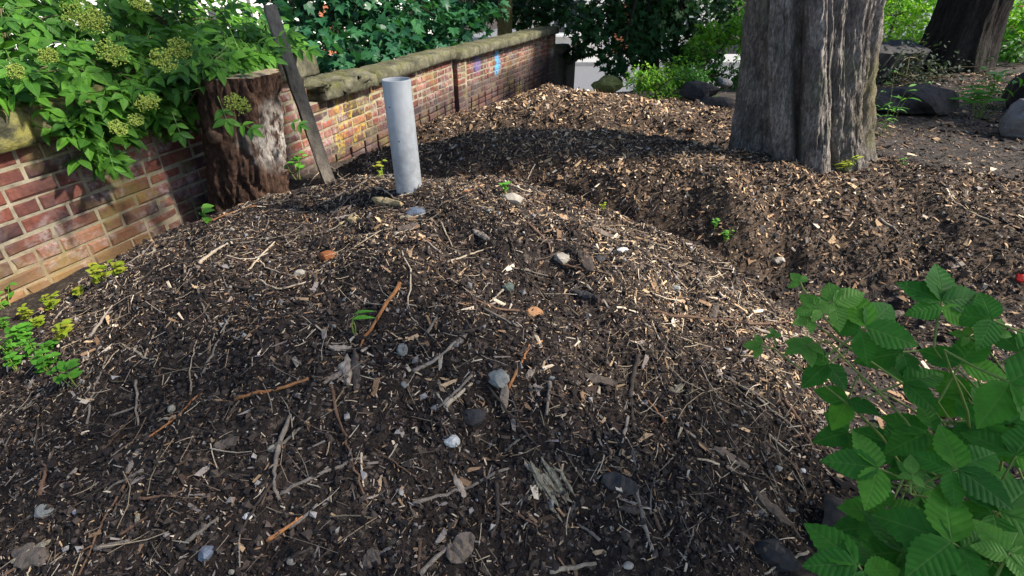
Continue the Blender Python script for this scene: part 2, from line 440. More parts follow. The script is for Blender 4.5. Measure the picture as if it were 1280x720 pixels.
def brick_mesh(L, Hh, D, seed):
    """front face at y=0 pointing -y (local), length x, height z; chamfered and slightly worn front"""
    r = np.random.default_rng(seed); c = .007
    j = lambda: r.uniform(-.003, .003)
    V = []
    for (x, z) in ((0, 0), (L, 0), (L, Hh), (0, Hh)): V.append((x, D, z))
    for (x, z) in ((0, 0), (L, 0), (L, Hh), (0, Hh)): V.append((x + j()*.6, c + r.uniform(0, .004), z + j()*.6))
    ch = [r.uniform(.6, 2.4) for _ in range(4)]
    for k, (x, z, sx, sz) in enumerate(((0, 0, 1, 1), (L, 0, -1, 1), (L, Hh, -1, -1), (0, Hh, 1, -1))):
        V.append((x + sx*c*ch[k], r.uniform(-.002, .003), z + sz*c*ch[k]))
    V.append((L*.5, r.uniform(-.003, .002), Hh*.5))
    Q = []
    for k in range(4):
        m = (k+1) % 4; Q.append((k, m, 4+m, 4+k)); Q.append((4+k, 4+m, 8+m, 8+k))
    T = [(8+k, 8+(k+1) % 4, 12) for k in range(4)]
    return np.array(V, float), np.array(Q), np.array(T)

CH = .075
wall = thing('brick_wall', (*wp(1.2), -1.32), 'old red brick garden wall with mossy stone coping running into the distance', 'wall')
def brick_frame(p0, d):
    nrm = np.array([-d[1], d[0]])            # towards the outside of the site
    return np.array([[d[0], nrm[0], 0], [d[1], nrm[1], 0], [0, 0, 1.0]])
STR = [brick_mesh(.215, .065, .10, 10+i) for i in range(6)]
HDR = [brick_mesh(.1025, .065, .10, 30+i) for i in range(6)]
CLO = [brick_mesh(.058, .065, .10, 50+i) for i in range(3)]
def mesh_of(t, name):
    me = bpy.data.meshes.new(name); me.from_pydata([tuple(v) for v in t[0]], [], [tuple(q) for q in t[1]] + [tuple(q) for q in t[2]])
    me.materials.append(M['brick']); me.update(); return me
ME = {}
for nm, L in (('s', STR), ('h', HDR), ('c', CLO)): ME[nm] = [mesh_of(t, 'brick') for t in L]
bricks = []                                   # (distance, kind, variant, position, d)
def lay(p0, d, s0, s1, ztop, zbot, seed, slots=None):
    """courses from the coping down; returns nothing, fills bricks"""
    r = np.random.default_rng(seed); n = int(math.ceil((ztop - zbot)/CH))
    for k in range(n):
        z = ztop - (k+1)*CH; s = s0 + .002; first = True; pat = r.integers(0, 3)
        while s < s1 - .03:
            rem = s1 - s
            if slots and z < slots:
                kind, L = 's', .215
            elif rem < .1: kind, L = 'c', .058
            elif rem < .215: kind, L = 'h', .1025
            else:
                kind = 's' if r.random() < (.62, .25, .42)[pat] else 'h'
                if first and r.random() < .5: kind = 'h'
                if first and k % 2 and r.random() < .3: kind = 'c'
                L = {'s': .215, 'h': .1025, 'c': .058}[kind]
            if s + L > s1 + .004: kind, L = ('h', .1025) if rem > .1025 else ('c', .058)
            if s + L > s1 + .004: break
            q = p0 + d*s; bricks.append((math.hypot(*q), kind, int(r.integers(0, 6)) % (3 if kind == 'c' else 6), np.array([q[0], q[1], z + .005]), d, r.uniform(-.004, .004)))
            s += L + (.010 if not (slots and z < slots) else .026); first = False
ZA, ZB, ZC = -.650, -.865, -.885
lay(WF, WD, .3, S_STEP, ZA, -1.55, 1)
lay(WF, WD, S_STEP + .008, S_PIER - .01, ZB, -1.85, 2, slots=-1.33)
lay(P_PIER, D_C, .26, L_C - .30, ZC, -2.1, 3, slots=-1.42)
PIER_OUT = .065
lay(P_PIER - N_C*PIER_OUT, D_C, -.02, .245, ZC, -1.9, 4)
lay(P_END - D_C*.29 - N_C*PIER_OUT, D_C, 0, .34, ZC, -2.15, 5)
order = sorted(range(len(bricks)), key=lambda i: bricks[i][0])
# those that show in the photograph come first: in front of the stump and beyond it
vis = [i for i in order if bricks[i][3][2] > -1.62 and bricks[i][3][1] > 1.55]
single = set(vis[:300]); rest = MB()
for i in order:
    dist, kind, v, pos, d, out = bricks[i]
    Rm = brick_frame(None, d); nrm = Rm[:, 1]
    if i in single:
        o = bpy.data.objects.new('brick', ME[kind][v]); COL.objects.link(o); o.parent = wall
        p = pos + nrm*out; o.location = Vector(p.tolist()) - wall.location
        o.rotation_euler = (rng.normal(0, .008), rng.normal(0, .006), math.atan2(d[1], d[0]) + rng.normal(0, .004))
    else:
        t = {'s': STR, 'h': HDR, 'c': CLO}[kind][v]
        rest.add(t[0] @ Rm.T + pos + nrm*out, t[1], t[2], C=(rng.random(),)*3)
o = rest.build('brick_courses', M['brick'], wall); o['kind'] = 'stuff'

def obox(mb, p0, d, s0, s1, n0, n1, z0, z1, C=None):
    nrm = np.array([-d[1], d[0]]); V = []
    for z in (z0, z1):
        for nn in (n0, n1):
            for s in (s0, s1):
                q = p0 + d*s + nrm*nn; V.append((q[0], q[1], z))
    mb.add(V, [(0, 2, 3, 1), (4, 5, 7, 6), (0, 1, 5, 4), (2, 6, 7, 3), (0, 4, 6, 2), (1, 3, 7, 5)], C=C)
mt = MB()
obox(mt, WF, WD, .3, S_STEP - .001, .0065, .22, -1.75, ZA + .004)
obox(mt, WF, WD, S_STEP + .001, S_PIER, .0065, .22, -1.328, ZB + .004)
obox(mt, WF, WD, S_STEP + .001, S_PIER, .07, .22, -2.0, -1.330)
obox(mt, P_PIER, D_C, .0, L_C, .0065, .22, -1.418, ZC + .004)
obox(mt, P_PIER, D_C, .0, L_C, .07, .22, -2.4, -1.420)
obox(mt, P_PIER, D_C, -.012, .25, -PIER_OUT + .0065, .0060, -1.95, ZC + .002)
obox(mt, P_END, D_C, -.285, .045, -PIER_OUT + .0065, .0060, -2.2, ZC + .002)
mt.build('mortar', M['mortar'], wall)

# coping stones: rounded, mossy, each one a part
def coping_material():
    t = NT('mossy_coping'); p = t.pos(); n = t.noise(p, 6, 6, .7); n2 = t.noise(p, 34, 5, .7)
    c = t.ramp(n, [(.30, (.030, .030, .021)), (.48, (.080, .076, .052)), (.70, (.18, .165, .128))])
    up = t.sep(t.n('NewGeometry').outputs['Normal'])[2]
    moss = t.math('MULTIPLY', t.ramp(t.noise(p, 9, 4, .7), [(.42, 0), (.60, 1)]), t.ramp(up, [(.0, .25), (.7, 1)]))
    c = t.mix(t.math('MULTIPLY', moss, .45), c, (.13, .13, .035))
    c = t.mix(1.0, c, t.ramp(n2, [(.25, .6), (.75, 1.3)]), 'MULTIPLY')
    nearc = t.ramp(t.math('MULTIPLY', t.sep(p)[1], .1), [(.26, 1), (.32, 0)])
    c = t.mix(t.math('MULTIPLY', t.math('MULTIPLY', nearc, t.ramp(n, [(.42, 0), (.6, 1)])), .7), c, (.30, .27, .06))
    for px_, r_ in ((1.52, .10),):
        q = P_PIER + D_C*1.5; k = blob(t, p, (q[0] + .02, q[1] - .05, ZC + EZ + .05), .075, .6, 14, .02)
        c = t.mix(k, c, (.03, .36, .62))
    return t.done(c, .95, t.bump(n2, .7, .012, t.bump(n, .6, .03)), .15)
M['coping'] = coping_material()
def coping(p0, d, s0, s1, z, th, n0=-.07, n1=.29, rough=.012, seed=0, tilt=0.0):
    nrm = np.array([-d[1], d[0]]); ns = max(6, int((s1-s0)/.035))
    prof = [(n0+.01, 0), (n0, .03), (n0-.002, th*.5), (n0+.003, th*.88), (n0+.022, th*1.0), (n0+.14, th*1.05), (n1-.1, th*1.05), (n1-.03, th*.9), (n1, th*.5), (n1-.01, 0)]
    V = []
    for i in range(ns+1):
        s = s0 + (s1-s0)*i/ns; en = min(i, ns-i); k = 1 - (.10 if en == 0 else .0)
        for j, (a, h) in enumerate(prof):
            dn = rough*vnoise(s*3 + seed*5, j*.9 + seed, .35, 4) + rough*.5*vnoise(s*3, j*1.3, .1, 5)
            a2 = (a - .13)*(.97 if en == 0 else 1) + .13 + dn*(1 if j not in (0, 9) else .4)
            q = p0 + d*s + nrm*a2
            V.append((q[0], q[1], z + h*k + (dn*1.2 if h > .02 else 0) + tilt*(s - s0)))
    m = len(prof); Q = []
    for i in range(ns):
        for j in range(m-1): Q.append((i*m+j, (i+1)*m+j, (i+1)*m+j+1, i*m+j+1))
        Q.append((i*m+m-1, (i+1)*m+m-1, (i+1)*m, i*m))
    caps = np.array([list(range(m))[::1], [ns*m + j for j in range(m-1, -1, -1)]])
    return mk('coping_stone', V, [np.array(Q), caps], M['coping'], wall, smooth=True)
ss_ = [.2, .95, 1.62, 2.3, 2.95, S_STEP + .12]
for i in range(len(ss_)-1): coping(WF, WD, ss_[i] + .006, ss_[i+1] - .006, ZA + .006 + .004*(i % 2), .17, seed=i, rough=.022)
coping(WF, WD, S_STEP + .02 - .55, S_STEP + .52, ZB + .012, .155, n0=-.10, seed=11, rough=.04, tilt=.0) if False else None
coping(WF, WD, S_STEP + .13, S_STEP + .95, ZB + .008, .125, n0=-.09, seed=11, rough=.03)
for i, (a_, b_) in enumerate(((S_STEP + .965, 5.55), (5.562, S_PIER - .04))): coping(WF, WD, a_, b_, ZB + .006 + .004*i, .12, seed=20+i, rough=.007)
for i, (a_, b_) in enumerate(((-.03, .55), (.562, 1.5), (1.512, 2.6), (2.612, 3.5), (3.512, L_C + .1))): coping(P_PIER, D_C, a_, b_, ZC + .006 + .003*(i % 2), .12, n0=-.12, seed=30+i, rough=.007)

# low stepped stub of wall beyond the end of the long wall
st = thing('wall_stub', (*(P_END + D_C*.6), -2.1), 'short stepped stub of dark mossy masonry past the far end of the brick wall', 'wall')
mb = MB(); obox(mb, P_END, D_C, .12, .62, -.10, .24, -2.9, -1.25); mb.build('upper_block', M['mortar'], st)
mb = MB(); obox(mb, P_END, D_C, .624, 1.25, -.16, .24, -3.0, -1.52); mb.build('lower_block', M['mortar'], st)
for a_, b_, z_ in ((.12, .66, -1.246), (.70, 1.3, -1.516)):
    coping(P_END, D_C, a_, b_, z_, .12, n0=-.2, seed=int(a_*50), rough=.02).parent = wall
for o in [o for o in bpy.data.objects if o.name.startswith('coping_stone')][-2:]:
    o.parent = st; o.location = -st.location
    o.name = 'cap_stone'

# ------------------------------------------------------------------ wood chips and soil crumbs: uncountable litter
BOXV = np.array([(x, y, z) for z in (-.5, .5) for y in (-.5, .5) for x in (-.5, .5)], float)
BOXQ = np.array([(0, 2, 3, 1), (4, 5, 7, 6), (0, 1, 5, 4), (2, 6, 7, 3), (0, 4, 6, 2), (1, 3, 7, 5)])
def scatter_chips(name, n, region, sel, pal, wts, lmin, lmax, label, parent_fn=None, tilt=.45, aspect=(.18, .6), seed=0, thick=(.08, .3)):
    r = np.random.default_rng(seed); x0, x1, y0, y1 = region
    x = r.uniform(x0, x1, n); y = r.uniform(y0, y1, n)
    k = sel(x, y, r); x, y = x[k], y[k]; n = len(x)
    z = H(x, y); N = HN(x, y) + r.normal(0, tilt, (n, 3)); N[:, 2] = np.abs(N[:, 2]) + .1
    R = frames(N, r.uniform(0, 6.28, n))
    L = lmin*np.exp(r.exponential(.42, n)); L = np.minimum(L, lmax)
    W = L*r.uniform(*aspect, n); Tk = np.maximum(.0015, W*r.uniform(*thick, n))
    # four irregular box shapes
    V = np.repeat(BOXV[None], n, 0); V = V + r.normal(0, .13, V.shape)
    V[:, :, 1] *= np.where(V[:, :, 0] > 0, r.uniform(.35, 1.0, (n, 1)), 1)
    V *= np.stack([L, W, Tk], 1)[:, None, :]
    V = np.einsum('nij,nkj->nki', R, V) + np.stack([x, y, z + Tk*.35 + .002], 1)[:, None, :]
    Fq = (BOXQ[None] + (np.arange(n)*8)[:, None, None]).reshape(-1, 4)
    p = wts(x, y) if callable(wts) else np.broadcast_to(np.asarray(wts, float), (n, len(pal)))
    cs = np.cumsum(p/p.sum(1, keepdims=True), 1); idx = (r.random((n, 1)) > cs).sum(1).clip(0, len(pal)-1)
    C = np.asarray(pal)[idx]*r.uniform(.65, 1.35, (n, 1))
    return tag(mk(name, V.reshape(-1, 3), Fq, M['chips'], col=rep(C, 8)), label, 'litter', kind='stuff')
PAL = np.array([(.018, .013, .011), (.070, .046, .032), (.24, .146, .083), (.42, .282, .163), (.56, .45, .33), (.24, .20, .175)])
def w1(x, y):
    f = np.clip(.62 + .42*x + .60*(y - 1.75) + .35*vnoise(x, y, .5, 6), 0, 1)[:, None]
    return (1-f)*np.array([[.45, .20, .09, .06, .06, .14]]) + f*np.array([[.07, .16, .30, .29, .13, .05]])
def on(k, dens):
    return lambda x, y, r: (which(x, y) == k) & (r.random(len(x)) < dens(x, y)) & (outside(x, y) < -.02)
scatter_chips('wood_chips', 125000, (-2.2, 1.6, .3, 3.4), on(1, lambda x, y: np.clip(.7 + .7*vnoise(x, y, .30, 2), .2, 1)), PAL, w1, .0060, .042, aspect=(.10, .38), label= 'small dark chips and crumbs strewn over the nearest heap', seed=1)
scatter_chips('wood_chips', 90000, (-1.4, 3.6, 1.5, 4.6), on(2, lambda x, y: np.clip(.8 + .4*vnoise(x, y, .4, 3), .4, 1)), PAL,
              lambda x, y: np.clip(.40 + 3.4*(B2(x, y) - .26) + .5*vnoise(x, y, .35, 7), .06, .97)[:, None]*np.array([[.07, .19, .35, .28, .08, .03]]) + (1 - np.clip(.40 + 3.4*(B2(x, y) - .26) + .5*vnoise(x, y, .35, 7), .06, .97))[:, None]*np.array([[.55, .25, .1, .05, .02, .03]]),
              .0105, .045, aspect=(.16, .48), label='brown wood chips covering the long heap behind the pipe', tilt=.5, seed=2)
scatter_chips('wood_chips', 30000, (-1.2, 3.0, 4.0, 6.7), on(3, lambda x, y: np.full(x.shape, .9)), PAL, lambda x, y: np.clip(.55 + 2.2*(B3(x, y) - .30), .03, .97)[:, None]*np.array([[.08, .20, .35, .27, .07, .03]]) + (1 - np.clip(.55 + 2.2*(B3(x, y) - .30), .03, .97))[:, None]*np.array([[.60, .25, .08, .04, .01, .02]]), .015, .06, 'brown wood chips covering the farthest heap', tilt=.5, seed=3)  # darker chips low down put the shade of the front face into the colour
scatter_chips('leaf_litter', 26000, (-2.6, 9.5, .4, 9.0), on(0, lambda x, y: np.clip(.55 + .6*vnoise(x, y, .8, 4), .1, 1)), PAL, [.34, .30, .19, .10, .03, .04], .012, .07, 'chips and dry leaf litter on the flat ground between wall, heaps and trees', tilt=.35, seed=4)

def fibres(name, n, region, k, label, seed, lmax=.16):
    r = np.random.default_rng(seed); x0, x1, y0, y1 = region; mb = MB()
    X = r.uniform(x0, x1, n*3); Y = r.uniform(y0, y1, n*3); ok = (which(X, Y) == k) & (outside(X, Y) < -.03); X, Y = X[ok][:n], Y[ok][:n]
    for x, y in zip(X, Y):
        L = min(lmax, .03*math.exp(r.exponential(.6))); a = r.uniform(0, 6.28); m = 4
        t = np.linspace(-.5, .5, m)*L; cv = r.normal(0, 2)
        px = x + t*math.cos(a) - cv*t*t*math.sin(a); py = y + t*math.sin(a) + cv*t*t*math.cos(a)
        zz = H(px, py); zz = zz*.5 + np.mean(zz)*.5 + r.uniform(.002, .010) + np.abs(t)*r.uniform(-.12, .2)
        rad = r.uniform(.0007, .0020)
        V, Q, T = tube(np.stack([px, py, zz], 1), rad*np.linspace(1, .6, m), 3, cap=False)
        c = [(.42, .33, .22), (.30, .22, .15), (.22, .17, .13), (.12, .085, .065), (.5, .42, .32)][r.integers(0, 5)]
        mb.add(V, Q, C=np.array(c)*r.uniform(.4, 1.0))
    o = mb.build(name, M['chips']); return tag(o, label, 'litter', kind='stuff')
fibres('straw_litter', 2300, (-2.1, 1.5, .4, 3.2), 1, 'fine straw and root fibres on the nearest heap', 21)
fibres('straw_litter', 700, (.3, 1.6, 1.1, 2.3), 1, 'straw on the right flank of the nearest heap', 23, .22)
fibres('straw_litter', 500, (-1, 3.4, 1.6, 4.2), 2, 'fine straw among the chips of the long heap', 22)

scatter_chips('leaf_litter', 70000, (1.5, 7.5, 2.6, 7.5), on(0, lambda x, y: np.clip(.6 + .6*vnoise(x, y, .6, 4), .15, 1)), PAL, [.34, .30, .18, .10, .04, .04], .012, .06, 'chips and dry leaf litter on the shaded ground right of the massive trunk', tilt=.35, seed=6)
scatter_chips('leaf_litter', 22000, (.9, 2.9, .9, 2.7), on(0, lambda x, y: np.full(x.shape, .95)), PAL, [.42, .28, .15, .08, .03, .04], .008, .05, 'chips on the low ground between the bramble and the long heap', tilt=.4, seed=8)
def crumbs(name, n, region, k, smin, label, seed):
    r = np.random.default_rng(seed); x0, x1, y0, y1 = region; x = r.uniform(x0, x1, n); y = r.uniform(y0, y1, n)
    ok = (which(x, y) == k) & (outside(x, y) < -.02); x, y = x[ok], y[ok]; n = len(x)
    O8 = np.array([(1, 0, 0), (-1, 0, 0), (0, 1, 0), (0, -1, 0), (0, 0, 1), (0, 0, -1)], float)
    T8 = np.array([(0, 2, 4), (2, 1, 4), (1, 3, 4), (3, 0, 4), (2, 0, 5), (1, 2, 5), (3, 1, 5), (0, 3, 5)])
    S = np.minimum(smin*np.exp(r.exponential(.5, n)), .011)
    V = (O8[None] + r.normal(0, .25, (n, 6, 3)))*S[:, None, None]; V = np.einsum('nij,nkj->nki', frames(r.normal(0, 1, (n, 3)), r.uniform(0, 6.28, n)), V)
    V += np.stack([x, y, H(x, y) + S*.3], 1)[:, None, :]
    F = (T8[None] + (np.arange(n)*6)[:, None, None]).reshape(-1, 3)
    C = np.array([(.022, .017, .016), (.040, .030, .026), (.07, .052, .042), (.24, .22, .21)])[r.choice(4, n, p=[.45, .32, .19, .04])]*r.uniform(.6, 1.3, (n, 1))
    return tag(mk(name, V.reshape(-1, 3), F, M['chips'], col=rep(C, 6)), label, 'soil', kind='stuff')
crumbs('soil_crumbs', 80000, (-2.2, 1.6, .3, 3.3), 1, .0021, 'dark crumbs of soil on the nearest heap', 31)
crumbs('soil_crumbs', 26000, (-1.2, 3.4, 1.5, 4.0), 2, .003, 'dark crumbs of soil on the long heap', 32)
# ------------------------------------------------------------------ sticks, stones and bark one can pick out
def wood_mat(name, c1, c2, sc=40):
    return m_plain(name, c1, c2, sc, .85, .6, .003, rv=.3)
M['tw_dark'] = wood_mat('dark_twig_bark', (.030, .022, .018), (.085, .065, .052))
M['tw_grey'] = wood_mat('weathered_twig', (.11, .09, .075), (.27, .225, .18))
M['tw_pale'] = wood_mat('pale_dry_twig', (.26, .20, .14), (.50, .41, .30))
M['tw_orange'] = wood_mat('orange_twig', (.22, .085, .030), (.42, .19, .075))
M['tw_brown'] = wood_mat('brown_twig', (.085, .048, .030), (.19, .11, .07))
KNOWN = {'dark': 'tw_dark', 'grey': 'tw_grey', 'pale': 'tw_pale', 'orange': 'tw_orange', 'brown': 'tw_brown'}
def twig_obj(P, rad, kind, label, group=None, seed=0, branch=True):
    r = np.random.default_rng(seed + 500); n = max(7, int(4 + len(P)*3))
    S = spline(P, n); L = np.linalg.norm(S[-1] - S[0])
    S[1:-1] += r.normal(0, .03*L/ n**.5, (n-2, 3))*np.array([1, 1, .3])
    S[:, 2] = np.maximum(S[:, 2], H(S[:, 0], S[:, 1]) - rad*.2) + rad*.5
    R = rad*(1 + r.normal(0, .13, n))*np.linspace(1.15, .7, n)
    mb = MB(); V, Q, T = tube(S, R, 6); mb.add(V, Q, T)
    if branch and L > .08:                     # a snapped side shoot
        i = int(n*r.uniform(.3, .75)); d = S[min(i+1, n-1)] - S[i]; d /= np.linalg.norm(d) + 1e-9
        sd = np.cross(d, [0, 0, 1])*r.choice([-1, 1]); q = S[i] + (d*.7 + sd*.6 + np.array([0, 0, .25]))*L*r.uniform(.06, .16)
        V, Q, T = tube(np.array([S[i], (S[i]+q)/2 + [0, 0, .003], q]), [rad*.6, rad*.5, rad*.3], 5); mb.add(V, Q, T)
    c = S[n//2].copy()
    return tag(mb.build('twig', M[KNOWN[kind]], smooth=True, loc=c), label, 'twig', group)
STICKS = [  # (pixels along it, radius m, kind, label)
 ([(500,355),(474,396),(447,440)], .0058, 'orange', 'thick orange stick lying down the face of the nearest heap, by two grass blades'),
 ([(503,316),(514,346),(510,386),(523,408)], .0026, 'pale', 'thin wavy pale root to the right of the thick orange stick'),
 ([(559,328),(606,312)], .0032, 'pale', 'straight pale twig below the top of the heap with the pipe'),
 ([(638,334),(685,345)], .003, 'grey', 'thin grey twig left of the pale stone near the heap top'),
 ([(604,386),(649,410)], .0042, 'grey', 'grey stick just left of the flat orange stone'),
 ([(570,417),(595,412),(617,402)], .005, 'dark', 'dark stick under the grey stick by the flat orange stone'),
 ([(517,465),(545,450),(570,428)], .0055, 'grey', 'grey branch piece above the dark lump in the middle of the nearest heap'),
 ([(534,417),(549,393)], .005, 'grey', 'short grey stick right of the wavy pale root'),
 ([(660,280),(678,298),(689,317)], .006, 'brown', 'curved brown stick pointing at the pale stone near the heap top'),
 ([(815,390),(870,399),(930,403),(1000,408)], .0058, 'brown', 'long straight brown stick across the right flank of the nearest heap'),
 ([(797,445),(788,492),(794,541)], .0075, 'dark', 'thick dark grey bent stick standing out on the right of the nearest heap'),
 ([(785,521),(774,570)], .0045, 'grey', 'grey stick beside the lower end of the thick dark bent stick'),
 ([(687,478),(686,498),(683,520)], .0055, 'grey', 'upright short grey stick right of the round stone'),
 ([(516,630),(579,612),(638,586)], .0048, 'grey', 'long grey twig running up to the pale rotten wood'),
 ([(795,612),(808,666),(819,698)], .005, 'grey', 'bent grey twig below the dark slate piece'),
 ([(687,716),(745,705)], .006, 'pale', 'pale cut stick at the bottom edge of the picture'),
 ([(620,604),(622,644),(615,673)], .0055, 'dark', 'dark stick pointing down left of the pale rotten wood'),
 ([(637,637),(673,659)], .0035, 'brown', 'small brown twig below the pale rotten wood'),
 ([(546,491),(564,521)], .003, 'pale', 'thin pale twig crossing a flat light splinter'),
 ([(557,509),(590,480)], .006, 'pale', 'light splinter above the black lump'),
 ([(525,718),(564,680)], .0055, 'grey', 'grey stick leaning right at the bottom, left of centre'),
 ([(525,677),(523,718)], .0045, 'brown', 'upright brown stick at the bottom, left of centre'),
 ([(363,521),(347,565),(343,604),(350,626)], .0062, 'grey', 'left arm of the V of two grey sticks on the left face'),
 ([(352,617),(397,595),(458,572)], .0050, 'grey', 'right arm of the V of two grey sticks on the left face'),
 ([(294,501),(340,489),(386,474)], .0052, 'orange', 'orange brown stick lying across the left face of the nearest heap'),
 ([(415,467),(419,507),(430,547),(446,590),(460,630)], .0038, 'brown', 'very long thin brown stick running down the middle left'),
 ([(334,677),(379,646)], .0045, 'orange', 'short orange brown stick near the bottom left of centre'),
 ([(170,476),(173,532)], .0036, 'grey', 'thin upright grey twig above the pale bark flake'),
 ([(231,680),(274,648)], .0050, 'grey', 'grey twig right of the blue grey pebble at the bottom left'),
 ([(119,687),(162,677)], .0060, 'grey', 'thick grey stick low at the bottom left'),
 ([(150,669),(188,644)], .0040, 'brown', 'brown twig over the thick grey stick at the bottom left'),
 ([(173,624),(220,621)], .0040, 'brown', 'level brown twig under the pale bark flake'),
 ([(148,429),(180,447),(197,451)], .0034, 'pale', 'pale twig crossing another below the wall, lower one'),
 ([(180,449),(199,402)], .0030, 'pale', 'pale twig crossing another below the wall, upright one'),
 ([(323,350),(347,361),(383,353)], .0034, 'pale', 'curved pale twig on the upper left of the heap'),
 ([(249,330),(268,315),(285,305)], .0060, 'pale', 'yellowish peeled stick below the stump'),
 ([(310,339),(345,301)], .0036, 'pale', 'slanting pale twig below the stump'),
 ([(112,422),(141,382)], .0048, 'grey', 'slanting grey stick close to the foot of the wall'),
 ([(69,400),(105,371)], .0036, 'grey', 'thin grey twig among the weeds at the foot of the wall'),
 ([(50,620),(58,590),(68,560)], .0050, 'brown', 'brown twig near the left edge of the picture'),
 ([(1099,274),(1124,294)], .0065, 'grey', 'grey stick on the dark face of the long heap behind'),
 ([(1000,352),(1060,335),(1100,318),(1128,306)], .0038, 'dark', 'long dark curved root at the foot of the long heap behind'),
 ([(980,500),(1000,530),(1016,562)], .0062, 'brown', 'brown stick on the right flank left of the bramble leaves'),
 ([(905,470),(955,505),(1000,545)], .0040, 'grey', 'long grey twig on the right flank left of the bramble leaves'),
 ([(940,410),(985,425)], .0055, 'grey', 'grey stick at the right end of the long straight brown stick'),
 ([(1010,690),(985,700),(955,718)], .0036, 'pale', 'pale curved twig at the bottom edge left of the bramble'),
 ([(385,232),(400,215),(418,212),(432,226)], .0026, 'pale', 'pale arched bramble stem over the heap crest below the leaning post'),
 ([(430,222),(470,236),(500,250)], .0036, 'pale', 'pale twig on the crest left of the grey pipe'),
 ([(700,330),(730,338),(770,345)], .0040, 'brown', 'brown twig right of the pale stone near the heap top'),
 ([(590,470),(560,500),(545,512)], .0040, 'grey', 'grey twig left of the round stone'),
]
for i, (pp, rad, kind, lab) in enumerate(STICKS):
    twig_obj(np.array([hit(*q) for q in pp]), rad, kind, lab, None, i)
GT = 'loose twigs scattered over the nearest heap'
r = np.random.default_rng(77); cnt = 0
while cnt < 190:
    x, y = r.uniform(-2.1, 1.4), r.uniform(.55, 2.7)
    if which(np.array([x]), np.array([y]))[0] != 1 or outside(x, y) > -.15: continue
    L = min(.26, .06*math.exp(r.exponential(.5))); a = r.uniform(0, 6.28); n = 4; t = np.linspace(-.5, .5, n)*L; cv = r.normal(0, 1.2)
    X = x + t*math.cos(a) - cv*t*t*math.sin(a); Y = y + t*math.sin(a) + cv*t*t*math.cos(a); Z = H(X, Y); Z = .35*Z + .65*np.linspace(Z[0], Z[-1], n)
    kind = r.choice(['dark', 'grey', 'pale', 'brown', 'orange'], p=[.30, .33, .14, .19, .04])
    twig_obj(np.stack([X, Y, Z], 1), r.uniform(.0016, .0042), kind, 'loose thin %s twig lying on the nearest heap, one of many alike' % kind, GT, cnt, r.random() < .5); cnt += 1
GT2 = 'loose twigs on the long heap behind'
cnt = 0
while cnt < 40:
    x, y = r.uniform(-.8, 3.2), r.uniform(1.7, 3.9)
    if which(np.array([x]), np.array([y]))[0] != 2: continue
    kk_ = str(r.choice(['dark', 'grey', 'pale', 'brown'])); L = r.uniform(.08, .3); a = r.uniform(0, 6.28); t = np.linspace(-.5, .5, 4)*L; X = x + t*math.cos(a); Y = y + t*math.sin(a); Z = H(X, Y)
    twig_obj(np.stack([X, Y, Z], 1), r.uniform(.002, .0045), kk_, 'loose %s twig lying on the long woodchip heap, one of many alike' % kk_, GT2, 900+cnt); cnt += 1

def ico(sub):
    bm = bmesh.new(); bmesh.ops.create_icosphere(bm, subdivisions=sub, radius=1.0)
    V = np.array([v.co[:] for v in bm.verts]); T = np.array([[v.index for v in f.verts] for f in bm.faces]); bm.free(); return V, T
ICO2, ICO3 = ico(2), ico(3)
def rock_verts(V, size, seed, amp=.22):
    r = np.random.default_rng(seed); k = seed % 9
    d = 1 + amp*vnoise(V[:, 0]*1.3 + V[:, 2]*.7 + seed, V[:, 1]*1.3 + seed*.37, .8, k) + amp*.4*vnoise(V[:, 0]*2 - V[:, 2]*2, V[:, 1]*2 + V[:, 2], .45, k+1)
    P = V*d[:, None]
    for _ in range(4):                          # planed faces
        n = r.normal(0, 1, 3); n /= np.linalg.norm(n); h = r.uniform(.62, .9); s = P @ n; P = P - np.outer(np.maximum(s - h, 0), n)*.8
    return P*np.asarray(size)
def m_stone(name, c1, c2, sc=25): return m_plain(name, c1, c2, sc, .85, .5, .004)
M['st_pale'] = m_stone('pale_stone', (.17, .145, .115), (.40, .36, .30)); M['st_white'] = m_stone('white_pebble', (.32, .32, .31), (.60, .60, .58))
M['st_dark'] = m_stone('dark_stone', (.022, .020, .021), (.060, .055, .055)); M['st_grey'] = m_stone('grey_stone', (.12, .125, .12), (.28, .28, .26))
M['st_orange'] = m_stone('orange_stone', (.24, .11, .045), (.44, .24, .12)); M['st_yellow'] = m_stone('yellow_stone', (.34, .24, .11), (.52, .40, .22))
M['st_green'] = m_stone('green_grey_stone', (.05, .065, .055), (.13, .15, .13)); M['st_blue'] = m_stone('blue_grey_pebble', (.09, .11, .145), (.19, .22, .27))
M['st_rust'] = m_stone('rusty_crumb', (.16, .045, .015), (.36, .13, .04)); M['st_red'] = m_plain('red_plastic', (.5, .02, .015), (.62, .05, .03), 10, .4)
